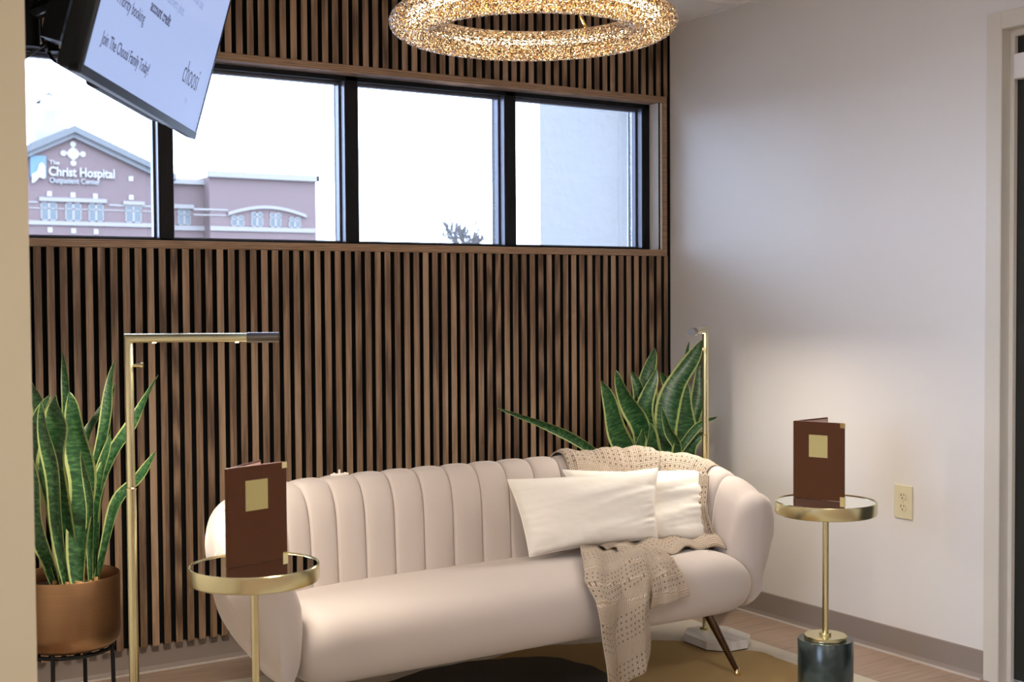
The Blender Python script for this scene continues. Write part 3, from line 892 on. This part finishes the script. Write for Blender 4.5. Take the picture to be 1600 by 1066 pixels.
# ================================================================== side tables, folders
def side_table(x, y, label, rz):
    e = empty('side_table', (x, y, 0), rz, label, 'side table', 'round brass side tables')
    mb = MB(); mb.lathe([(0, 0), (.081, 0), (.083, .003), (.083, .196), (.081, .1985), (0, .1985)], 56, cap=False)
    mb.build('base', M['gmarble'], e, smooth=True, label='dark green marble cylinder base')
    mb = MB(); mb.lathe([(0, .1985), (.062, .1985), (.0635, .2), (.0635, .209), (.062, .2105), (.020, .2105), (.018, .213), (.018, .218), (.0, .218)], 48, cap=False)
    mb.build('collar', M['brass'], e, smooth=True, angle=30)
    mb = MB(); mb.lathe([(.0, .215), (.0095, .215), (.0095, .585), (.0, .585)], 24, cap=False); mb.build('stem', M['brass'], e, smooth=True, angle=30)
    mb = MB(); mb.lathe([(0, .580), (.146, .580), (.150, .582), (.152, .586), (.152, .618), (.1505, .6205), (.148, .6205), (.1465, .6185), (.1465, .6140), (.0, .6140)], 96, cap=False)
    rim = mb.build('tabletop', M['brass'], e, smooth=True, angle=30, label='brass rimmed round top')
    mb = MB(); mb.lathe([(0, .6142), (.1462, .6142), (.1462, .6178), (0, .6178)], 96, cap=False); mb.build('mirror', M['mirror'], rim, smooth=True, angle=30)
    return e
TL = (-2.405, -1.392); TR = (-.618, -1.485)
side_table(TL[0], TL[1], 'round brass side table with a mirrored top, beside the left arm of the sofa', 0)
side_table(TR[0], TR[1], 'round brass side table on a dark green marble cylinder, near the right wall', .5)

def folder(spine, dfront, dback, z, wf, h, label):
    """a stiff V-opened folder standing on a table: spine at left; dfront/dback plan directions of the two covers"""
    e = empty('menu_folder', (spine[0], spine[1], z), 0, label, 'menu folder', 'brown folders on the side tables')
    up = Vector((0, 0, 1))
    def leafbox(name, d, L_, off, th_, hh, m_, z0=0, x0=0, par=e, **k):
        d = Vector(d).normalized(); nrm = Vector((d.y, -d.x, 0))
        mb = MB(); c = d*(x0+L_/2)+nrm*off+up*(z0+hh/2)
        mb.obox(c, d, nrm, up, L_/2, th_/2, hh/2)
        return mb.build(name, m_, par, **k), d, nrm
    f, d, nrm = leafbox('front_cover', dfront, wf, 0, .0042, h, M['leather'], bevel=.0012)
    # gold square label
    sz = wf*.37
    leafbox('label_plate', dfront, sz, .0026, .0012, sz*1.12, M['goldfoil'], z0=h*.545, x0=wf*.30, par=f)
    # gold corner protectors
    for zz in (0.0, h-.022):
        mb = MB(); c = d*(wf-.010)+up*(zz+.011)
        mb.obox(c+d*.0035+up*(.004 if zz else -.004), d, nrm, up, .0075, .0030, .0075); mb.build('corner_clip', M['brass_pol'], f)
    # pages inside and back cover
    leafbox('inner_page', dfront, wf*.94, -.0032, .0015, h*1.0, M['page'], z0=h*.003, x0=.004)
    bk_, d2, n2 = leafbox('back_cover', dback, wf, 0, .0042, h, M['leather'], bevel=.0012)
    leafbox('inner_page', dback, wf*.94, .0032, .0015, h*.965, M['page'], z0=h*.0175, x0=.004)
    mb = MB(); mb.tube([(0, 0, 0.0005), (0, 0, h-.0005)], .0038, 10); mb.build('spine', M['leather'], e, smooth=True)
    return e
ztop = .6182
dF = Vector((.843, -.537, 0)); 
def rot(v, a): 
    a = R_(a); return Vector((v.x*math.cos(a)-v.y*math.sin(a), v.x*math.sin(a)+v.y*math.cos(a), 0))
folder((-2.472, -1.395), (math.cos(.271), math.sin(.271), 0), (math.cos(.73), math.sin(.73), 0), ztop, .173, .232, 'brown folder with a gold square standing open on the left side table')
folder((-.636, -1.372), (math.cos(-1.24), math.sin(-1.24), 0), (math.cos(.12), math.sin(.12), 0), ztop, .165, .238, 'brown folder with a gold square standing open on the right side table')

# ================================================================== lamps
def lamp(base, h, ang, bang, label, pw=1.0):
    e = empty('floor_lamp', (base[0], base[1], 0), 0, label, 'floor lamp', 'brass reading lamps')
    # marble slab with clipped corners, offset towards bang
    bd_ = Vector((math.cos(bang), math.sin(bang), 0)); pd = Vector((-bd_.y, bd_.x, 0)); c = bd_*.066
    hw, hl, cc_ = .097, .122, .055
    pts = [(hl, hw-cc_), (hl-cc_, hw), (-hl+cc_, hw), (-hl, hw-cc_), (-hl, -hw+cc_), (-hl+cc_, -hw), (hl-cc_, -hw), (hl, -hw+cc_)]
    poly = [((c+bd_*a+pd*b).x, (c+bd_*a+pd*b).y) for a, b in pts]
    mb = MB(); mb.prismz(poly, .003, .034); mb.build('base', M['wmarble'], e, bevel=.003, label='white marble slab base')
    mb = MB(); mb.prismz([(x*.985+c.x*.015, y*.985+c.y*.015) for x, y in poly], .0, .003); mb.build('base_pad', M['slot'], e)
    mb = MB(); mb.lathe([(0, .034), (.022, .034), (.022, .038), (.014, .041), (0, .041)], 24, cap=False); mb.build('collar', M['brass'], e, smooth=True, angle=30)
    sp_ = h*.655
    mb = MB(); mb.lathe([(0, .036), (.0125, .036), (.0125, sp_), (.0, sp_)], 24, cap=False); mb.build('pole', M['brass'], e, smooth=True, angle=30)
    mb = MB(); mb.lathe([(0, sp_-.002), (.0135, sp_-.002), (.0135, sp_+.003), (.0115, sp_+.005), (0, sp_+.005)], 24, cap=False); mb.build('joint_ring', M['brass_pol'], e, smooth=True, angle=30)
    d = Vector((math.cos(ang), math.sin(ang), 0)); zt = h-.011
    mb = MB(); mb.tube([(0, 0, sp_), (0, 0, zt-.012), ], .0110, 20); mb.build('upper_pole', M['brass'], e, smooth=True, angle=40)
    # mitred arm
    arm = MB(); sd_ = Vector((-d.y, d.x, 0)); n = 20; L_ = .386; rr = .0115
    r0 = []; r1 = []; r2_ = []
    for i in range(n):
        a = 2*PI*i/n; b_ = sd_*math.cos(a)*rr; zz = math.sin(a)*rr
        r0.append(Vector((0, 0, zt-.014))+b_+d*(-zz))
        r1.append(Vector((0, 0, zt+zz))+b_-d*zz)
        r2_.append(d*(L_*.80)+Vector((0, 0, zt+zz))+b_)
    arm.add(r0+r1+r2_, [(k*n+i, k*n+(i+1) % n, (k+1)*n+(i+1) % n, (k+1)*n+i) for k in range(2) for i in range(n)]+[tuple(range(n)), tuple(range(2*n, 3*n))[::-1]])
    ao = arm.build('arm', M['brass'], e, smooth=True, angle=35)
    hd = MB(); hd.tube([d*(L_*.80-.004)+Vector((0, 0, zt)), d*L_+Vector((0, 0, zt))], .0132, 20)
    hd.build('head', M['brass_dark'], e, smooth=True, angle=40)
    for q_ in (.17, .72):
        ledm = MB(); ledm.obox(d*(L_*q_)+Vector((0, 0, zt-.0113)), d, sd_, (0, 0, 1), .0045, .0035, .0018); ledm.build('led', M['led'], ao, bevel=.001)
    sw = MB(); sw.tube([d*.010+Vector((0, 0, zt-.070)), d*.030+Vector((0, 0, zt-.070))], .0042, 10); sw.tube([d*.030+Vector((0, 0, zt-.070)), d*.036+Vector((0, 0, zt-.070))], .0072, 12)
    sw.build('switch_knob', M['brass_pol'], e, smooth=True, angle=40)
    # the lamp's own light
    ld = bpy.data.lights.new('lamp_light', 'AREA'); ld.shape = 'RECTANGLE'; ld.size = L_*.54; ld.size_y = .01
    ld.energy = LAMP_POWER*pw; ld.color = (1, .90, .77)
    lo_ = bpy.data.objects.new('lamp_light', ld); COL.objects.link(lo_); lo_.parent = e
    lo_.location = d*(L_*.48)+Vector((0, 0, zt-.0145)); lo_.rotation_euler = (0, 0, ang)
    return e
lamp((-.43, -.72), 1.135, R_(222), R_(-94), 'thin brass reading lamp behind the right end of the sofa, by the cream wall', .82)
lamp((-2.562, -.94), 1.160, math.atan2(-.537, .843), R_(150), 'thin brass reading lamp beside the left arm of the sofa, its arm seen sideways', 1.7)

# ================================================================== plants
def leaf(par, pts, w, k):
    pts = catmull([tuple(p) for p in pts], 8); n = len(pts)-1
    pts = [Vector(p) for p in pts]
    L_ = sum((pts[i+1]-pts[i]).length for i in range(n))
    rr = random.Random(k); face = Vector((-.62+rr.uniform(-.25, .25), -.78, 0)).normalized(); ph = rr.uniform(0, 6)
    tw = rr.uniform(-.5, .5)
    rows = []; back = []
    for i, p in enumerate(pts):
        t = i/n
        tg = (pts[min(i+1, n)]-pts[max(i-1, 0)]).normalized()
        side = tg.cross(face).normalized(); side = (Matrix.Rotation(tw*(t-.3), 3, tg) @ side)
        nn_ = side.cross(tg)
        if nn_.dot(face) < 0: nn_ = -nn_
        prof_ = (.42+.58*math.sin(min(1, t/.45)*PI/2)) if t < .45 else (1-((t-.45)/.55)**2.3)
        ww = w*.5*max(prof_, .015)*(1+.06*math.sin(t*17+ph))
        wav = .06*w*math.sin(t*14+ph)
        row = []; br = []
        p = p+side*(.16*w*math.sin(t*9+ph)*math.sin(PI*min(1, t*1.02)))
        for j in range(9):
            a = j/4-1
            dish = (a*a)*ww*.38
            row.append(p+side*a*ww+nn_*(dish+wav*a*a*(1 if a > 0 else -1)))
            br.append(row[-1]-nn_*(.0018*(1-abs(a)**3)+.0003))
        rows.append(row); back.append(br[::-1])
    mb = MB(); mb.grid(rows, uv=(1, L_/.5))
    mb.grid([b for b in back], uv=(1, L_/.5))
    return mb.build('leaf', M['leaf'], par, smooth=True, angle=180, world=True)
def plant(x, y, leaves, label, potlabel):
    st_ = empty('plant_stand', (x, y, 0), 0, 'black metal plant stand '+potlabel, 'plant stand', 'black plant stands')
    mb = MB(); 
    rb = .118
    n = 48; ringp = [(rb*math.cos(2*PI*i/n), rb*math.sin(2*PI*i/n), .268) for i in range(n+1)]
    mb.tube(ringp, .006, 8); mb.obox((0, 0, .268), (1, 0, 0), (0, 1, 0), (0, 0, 1), .113, .006, .004); mb.obox((0, 0, .268), (0, 1, 0), (1, 0, 0), (0, 0, 1), .113, .006, .004)
    mb.build('ring', M['stand'], st_, smooth=True)
    for i in range(4):
        a = PI/4+i*PI/2+.2
        mb = MB(); mb.tube([(.122*math.cos(a), .122*math.sin(a), .30), (.128*math.cos(a), .128*math.sin(a), 0.0)], .0058, 10); mb.build('leg', M['stand'], st_, smooth=True)
    e = empty('potted_snake_plant', (x, y, .274), 0, label, 'potted plant', 'snake plants in copper pots')
    mb = MB(); mb.lathe([(0, 0), (.108, 0), (.125, .006), (.137, .022), (.141, .05), (.141, .200), (.1395, .203), (.1375, .2), (.1370, .16), (0, .16)], 72, cap=False)
    mb.build('pot', M['pot'], e, smooth=True, angle=40)
    mb = MB(); N = 30; rows = []
    mb.lathe([(.1365, .150), (.10, .168), (.05, .176), (0.0, .178)], 40, cap=False); mb.build('soil', M['soil'], e, smooth=True)
    for k, (pts, w_) in enumerate(leaves):
        pts = [list(p) for p in pts]
        lo_ = leaf(e, pts, w_*(1.22 if x < -1 and k < 2 else 1.08), k+int(abs(x)*10))
        b = pts[0]
        c = MB(); c.tube([(b[0], b[1], b[2]-.005), (b[0], b[1], b[2]+.02)], [w_*.26, w_*.18], 10); c.build('leaf_base', M['leafbase'], lo_, smooth=True, world=True)
    return e
LEAVES_L = [([[-2.614, -0.504, 0.44], [-2.656, -0.567, 0.73], [-2.673, -0.593, 0.894], [-2.671, -0.62, 0.988]], 0.0684), ([[-2.609, -0.576, 0.44], [-2.598, -0.553, 0.67], [-2.598, -0.567, 0.852], [-2.627, -0.58, 0.994]], 0.0655), ([[-2.604, -0.528, 0.44], [-2.606, -0.507, 0.756], [-2.611, -0.473, 0.972], [-2.609, -0.44, 1.107]], 0.0275), ([[-2.56, -0.528, 0.44], [-2.552, -0.54, 0.664], [-2.531, -0.54, 0.845], [-2.511, -0.54, 0.981], [-2.489, -0.54, 1.077]], 0.0316), ([[-2.555, -0.516, 0.44], [-2.552, -0.553, 0.665], [-2.502, -0.565, 0.818], [-2.443, -0.578, 0.916], [-2.38, -0.59, 1.032]], 0.036), ([[-2.554, -0.54, 0.44], [-2.506, -0.567, 0.645], [-2.445, -0.593, 0.738], [-2.398, -0.62, 0.818]], 0.0315), ([[-2.644, -0.552, 0.44], [-2.674, -0.513, 0.78], [-2.69, -0.487, 0.941], [-2.701, -0.46, 1.019]], 0.0458), ([[-2.663, -0.528, 0.44], [-2.723, -0.54, 0.662], [-2.724, -0.54, 0.822], [-2.698, -0.54, 0.927], [-2.668, -0.54, 0.986]], 0.0369), ([[-2.637, -0.564, 0.44], [-2.669, -0.573, 0.679], [-2.697, -0.607, 0.862], [-2.716, -0.64, 0.974]], 0.0398), ([[-2.586, -0.528, 0.44], [-2.589, -0.515, 0.645], [-2.569, -0.49, 0.824], [-2.525, -0.465, 0.903], [-2.477, -0.44, 0.968]], 0.0259), ([[-2.554, -0.528, 0.44], [-2.555, -0.547, 0.61], [-2.536, -0.553, 0.764], [-2.509, -0.56, 0.871]], 0.0314), ([[-2.654, -0.504, 0.44], [-2.703, -0.567, 0.574], [-2.73, -0.593, 0.722], [-2.753, -0.62, 0.867]], 0.0438), ([[-2.577, -0.576, 0.44], [-2.574, -0.58, 0.599], [-2.593, -0.62, 0.732], [-2.618, -0.66, 0.837]], 0.0221), ([[-2.552, -0.54, 0.44], [-2.547, -0.527, 0.588], [-2.523, -0.515, 0.75], [-2.502, -0.502, 0.895], [-2.475, -0.49, 1.008]], 0.0342)]
LEAVES_R = [([[-0.323, -0.238, 0.44], [-0.397, -0.257, 0.578], [-0.489, -0.263, 0.773], [-0.564, -0.27, 0.928]], 0.0793), ([[-0.332, -0.274, 0.44], [-0.354, -0.267, 0.652], [-0.436, -0.283, 0.822], [-0.516, -0.3, 0.965]], 0.0764), ([[-0.306, -0.25, 0.44], [-0.318, -0.23, 0.646], [-0.334, -0.21, 0.85], [-0.356, -0.19, 0.957]], 0.0528), ([[-0.278, -0.214, 0.44], [-0.305, -0.23, 0.696], [-0.282, -0.21, 0.899], [-0.236, -0.19, 1.043]], 0.0772), ([[-0.322, -0.286, 0.44], [-0.325, -0.263, 0.599], [-0.348, -0.277, 0.804], [-0.307, -0.29, 0.965]], 0.0783), ([[-0.3, -0.274, 0.44], [-0.235, -0.24, 0.641], [-0.193, -0.23, 0.832], [-0.231, -0.22, 0.949]], 0.0651), ([[-0.29, -0.262, 0.44], [-0.265, -0.277, 0.698], [-0.188, -0.303, 0.92], [-0.104, -0.33, 1.077]], 0.0882), ([[-0.248, -0.25, 0.44], [-0.123, -0.25, 0.661], [-0.062, -0.25, 0.866], [-0.024, -0.25, 1.042]], 0.0601), ([[-0.29, -0.286, 0.44], [-0.16, -0.23, 0.739], [-0.095, -0.21, 0.97], [-0.054, -0.19, 1.065]], 0.0212), ([[-0.277, -0.286, 0.44], [-0.187, -0.27, 0.589], [-0.164, -0.29, 0.757], [-0.167, -0.31, 0.904]], 0.0822), ([[-0.248, -0.274, 0.44], [-0.216, -0.297, 0.615], [-0.287, -0.343, 0.718], [-0.366, -0.39, 0.823]], 0.0369), ([[-0.251, -0.238, 0.44], [-0.215, -0.303, 0.631], [-0.154, -0.357, 0.728], [-0.097, -0.41, 0.772]], 0.032), ([[-0.228, -0.226, 0.44], [-0.178, -0.283, 0.539], [-0.153, -0.317, 0.643], [-0.108, -0.35, 0.712]], 0.0587), ([[-0.319, -0.25, 0.44], [-0.386, -0.283, 0.555], [-0.418, -0.317, 0.661], [-0.426, -0.35, 0.734]], 0.0568), ([[-0.361, -0.262, 0.44], [-0.424, -0.23, 0.539], [-0.595, -0.21, 0.663], [-0.776, -0.19, 0.762], [-0.973, -0.17, 0.834]], 0.0358), ([[-0.264, -0.214, 0.44], [-0.315, -0.29, 0.55], [-0.353, -0.33, 0.658], [-0.407, -0.37, 0.764]], 0.0624)]
plant(-2.63, -.54, LEAVES_L, 'snake plant in a copper pot in the left corner behind the floor lamp', 'under the copper pot at the left end of the slat wall')
plant(-.29, -.25, LEAVES_R, 'snake plant in the corner behind the sofa, one long leaf leaning far left', 'in the right corner behind the sofa')

# ================================================================== rug
rg = MB()
cor = [(-.285, -.43), (-.345, -2.6), (-2.60, -2.35), (-2.46, -.20)]
rg.prismz([c for c in cor][::1] if False else cor[::-1], 0.0003, .005)
o = rg.build('area_rug', M['rug'], bevel=.003); tag(o, 'cream area rug with ochre and charcoal rounded shapes plus painted shade under the sofa', 'rug')

# ================================================================== television
A0 = Vector((-2.8773, -1.7817, 1.6882)); A1 = Vector((-2.3778, -.9372, 1.6903))
hx = Vector((A1.x-A0.x, A1.y-A0.y, 0)); Wd = hx.length; hx.normalize()
nh = Vector((hx.y, -hx.x, 0)); tilt = R_(15.5)
upv = Vector((0, 0, 1))*math.cos(tilt)+nh*math.sin(tilt); nv = nh*math.cos(tilt)-Vector((0, 0, 1))*math.sin(tilt)
tv = empty('television', tuple(A0+hx*Wd/2+upv*.28-nv*.03), 0, 'black flat television tilted down on a wall arm, showing a pale blue slide', 'television')
O = A0
def T(a, b, c): return O+hx*a+upv*b+nv*c
Hs = .548
def tbox(mb, a0, a1, b0, b1, c0, c1):
    mb.obox(T((a0+a1)/2, (b0+b1)/2, (c0+c1)/2), hx, upv, nv, (a1-a0)/2, (b1-b0)/2, (c1-c0)/2); return mb
tb = tbox(MB(), -.012, Wd+.010, -.018, Hs+.012, -.022, -.001)
body = tb.build('housing', M['tv_black'], tv, world=True, bevel=.002)
tbox(MB(), .0, Wd, .0, Hs, -.001, .0004).build('screen', M['tv_screen'], tv, world=True)
bz = tbox(MB(), -.012, Wd+.010, -.019, -.001, -.020, .003); tbox(bz, -.012, -.001, -.0, Hs+.012, -.02, .002); tbox(bz, Wd+.001, Wd+.010, 0, Hs+.012, -.02, .002); tbox(bz, -.012, Wd+.01, Hs+.001, Hs+.012, -.02, .002)
bz.build('bezel', M['tv_bez'], tv, world=True)
bk2 = tbox(MB(), .03, Wd-.12, -.012, Hs*.78, -.062, -.021); tbox(bk2, .20, Wd-.28, -.02, .02, -.056, -.018)
bk2.build('back_cover', M['tv_black'], tv, world=True, bevel=.008)
scr = tv
def ttext(body_, a, b, size, m_, bold=0, sx=1.0, par=tv):
    L0 = T(a, b, .0008)-tv.location
    return text_obj('screen_text', body_, size, m_, par, L0, hx, upv, extrude=.0002, bold=bold, sx=sx)
ttext('Join The Choosi Family Today!', .064, .054, .036, M['tv_text'], .0002, .80)
ttext('• Priority booking', .075, .142, .036, M['tv_text'], 0, .86)
ttext('account credit', .317, .178, .036, M['tv_text'], .0006, .82)
ttext('Discounted treatment plans', .27, .222, .034, M['tv_pale'], 0, .80)
ttext('for personal use', .54, .272, .034, M['tv_pale'], 0, .85)
ttext('choosi', .708, .092, .082, M['tv_text'], -.0005, .78)
ttext('SPA', .785, .050, .020, M['tv_pale'], 0, .9)
# wall mount arm
mt = MB()
pc = T(Wd*.5, .30, -.065)
wp = Vector((-3.01, -1.13, 1.93))
el = Vector((-2.84, -1.17, 1.90))
tbox(mt, Wd*.5-.16, Wd*.5-.13, .06, .50, -.078, -.062); tbox(mt, Wd*.5+.13, Wd*.5+.16, .06, .50, -.078, -.062); tbox(mt, Wd*.5-.16, Wd*.5+.16, .25, .33, -.084, -.070)
mt.tube([pc-nv*.02, el], .02, 8)
mt.obox((el+wp)/2, wp-el, (0, 0, 1), (wp-el).cross(Vector((0, 0, 1))), (wp-el).length/2, .028, .012)
mt.tube([el-Vector((0, 0, .075)), el+Vector((0, 0, .06))], .022, 14)
mt.obox((-2.785, -1.30, 1.915), hx, upv, nv, .05, .10, .022)
mt.obox((-2.80, -1.205, 1.865), (0, 0, 1), (1, 0, 0), (0, 1, 0), .052, .012, .012)
mt.obox((-2.83, -1.15, 1.955), hx, (0, 0, 1), nh, .09, .030, .015)
mt.box(-3.026, -3.008, -1.28, -1.04, 1.80, 2.06)
o = mt.build('mount_arm', M['tv_black'], tv, world=True, smooth=True, angle=30)
mt = MB(); mt.obox((-2.822, -1.225, 1.902), Vector((.045, -.16, .014)), (0, 0, 1), Vector((.16, .045, 0)), .085, .007, .003); mt.build('mount_strut', M['steel'], tv, world=True)
for pts_ in ([(-2.77, -1.36, 1.83), (-2.785, -1.30, 1.838), (-2.81, -1.20, 1.832), (-2.835, -1.11, 1.815), (-2.90, -.98, 1.76), (-3.02, -.80, 1.70)],
             [(-2.78, -1.33, 1.86), (-2.79, -1.26, 1.852), (-2.80, -1.22, 1.868), (-2.815, -1.18, 1.85), (-2.80, -1.20, 1.80), (-2.785, -1.24, 1.785), (-2.79, -1.27, 1.82)],
             [(-2.775, -1.34, 1.85), (-2.79, -1.25, 1.875), (-2.81, -1.20, 1.86), (-2.795, -1.22, 1.84)]):
    cb_ = MB(); cb_.tube(catmull(pts_, 8), .0042, 8); cb_.build('cable', M['cable'], tv, world=True, smooth=True)
# ================================================================== chandelier
CC = Vector((-1.4988, -1.2231, 2.016))
ch = empty('ring_chandelier', tuple(CC), 0, 'round ring chandelier covered in champagne crystal beads, hanging over the sofa', 'chandelier')
RM, SW, SH = .333, .0675, .041
core = MB(); nC = 96; nS = 12
rows = []
for i in range(nC+1):
    a = 2*PI*i/nC
    rows.append([Vector(((RM+.020*math.cos(b))*math.cos(a), (RM+.020*math.cos(b))*math.sin(a), .012+.008*math.sin(b))) for b in [2*PI*j/nS for j in range(nS+1)]])
core.grid(rows); core.build('led_core', M['ringcore'], ch, smooth=True, angle=180)
# wire frame
fr_ = MB()
for j in range(10):
    b = 2*PI*j/10
    rr_ = RM+(SW-.005)*math.cos(b); z = (SH-.005)*math.sin(b)
    fr_.tube([(rr_*math.cos(2*PI*i/64), rr_*math.sin(2*PI*i/64), z) for i in range(65)], .0016, 5)
for i in range(36):
    a = 2*PI*i/36
    fr_.tube([((RM+(SW-.005)*math.cos(2*PI*j/20))*math.cos(a), (RM+(SW-.005)*math.cos(2*PI*j/20))*math.sin(a), (SH-.005)*math.sin(2*PI*j/20)) for j in range(21)], .0016, 5)
fr_.build('ring_frame', M['goldwire'], ch)
bd_ = MB(); rr2 = random.Random(21)
nA = 300; nB = 52
for i in range(nA):
    for j in range(nB):
        a = 2*PI*(i+(.5 if j % 2 else 0))/nA+rr2.uniform(-.004, .004); b = 2*PI*j/nB+rr2.uniform(-.03, .03)
        if rr2.random() < .05: continue
        c_ = Vector(((RM+SW*math.cos(b))*math.cos(a), (RM+SW*math.cos(b))*math.sin(a), SH*math.sin(b)))
        q = rr2.uniform(.0034, .0044)
        ax = Vector((rr2.gauss(0, 1), rr2.gauss(0, 1), rr2.gauss(0, 1))).normalized(); ay = ax.orthogonal().normalized(); az = ax.cross(ay)
        bd_.add([c_+ax*q, c_-ax*q, c_+ay*q, c_-ay*q, c_+az*q, c_-az*q], [(0, 2, 4), (2, 1, 4), (1, 3, 4), (3, 0, 4), (2, 0, 5), (1, 2, 5), (3, 1, 5), (0, 3, 5)])
bd_.build('crystal_beads', M['bead'], ch, kind='stuff')
fa_ = math.atan2(.843, .537)
for k in range(3):
    a = fa_-R_(31)+k*2*PI/3
    rd = MB(); rd.tube([(RM*math.cos(a), RM*math.sin(a), SH*.6), (.03*math.cos(a), .03*math.sin(a), CEIL-CC.z-.04)], .0045, 8); rd.build('suspension_rod', M['brass_pol'], ch, smooth=True)
for o_ in COL.objects:
    if o_.parent is None and o_.get('category') in ('sofa', 'side table', 'menu folder', 'pillow', 'throw blanket') or (o_.parent is None and o_.name == 'floor_lamp'):
        o_.location.z += .0048      # these stand on the rug
cn = MB(); cn.lathe([(0, CEIL-CC.z-.0005), (.065, CEIL-CC.z-.0005), (.065, CEIL-CC.z-.022), (.03, CEIL-CC.z-.045), (0, CEIL-CC.z-.045)], 32, cap=False); cn.build('canopy', M['brass'], ch, smooth=True, angle=30)
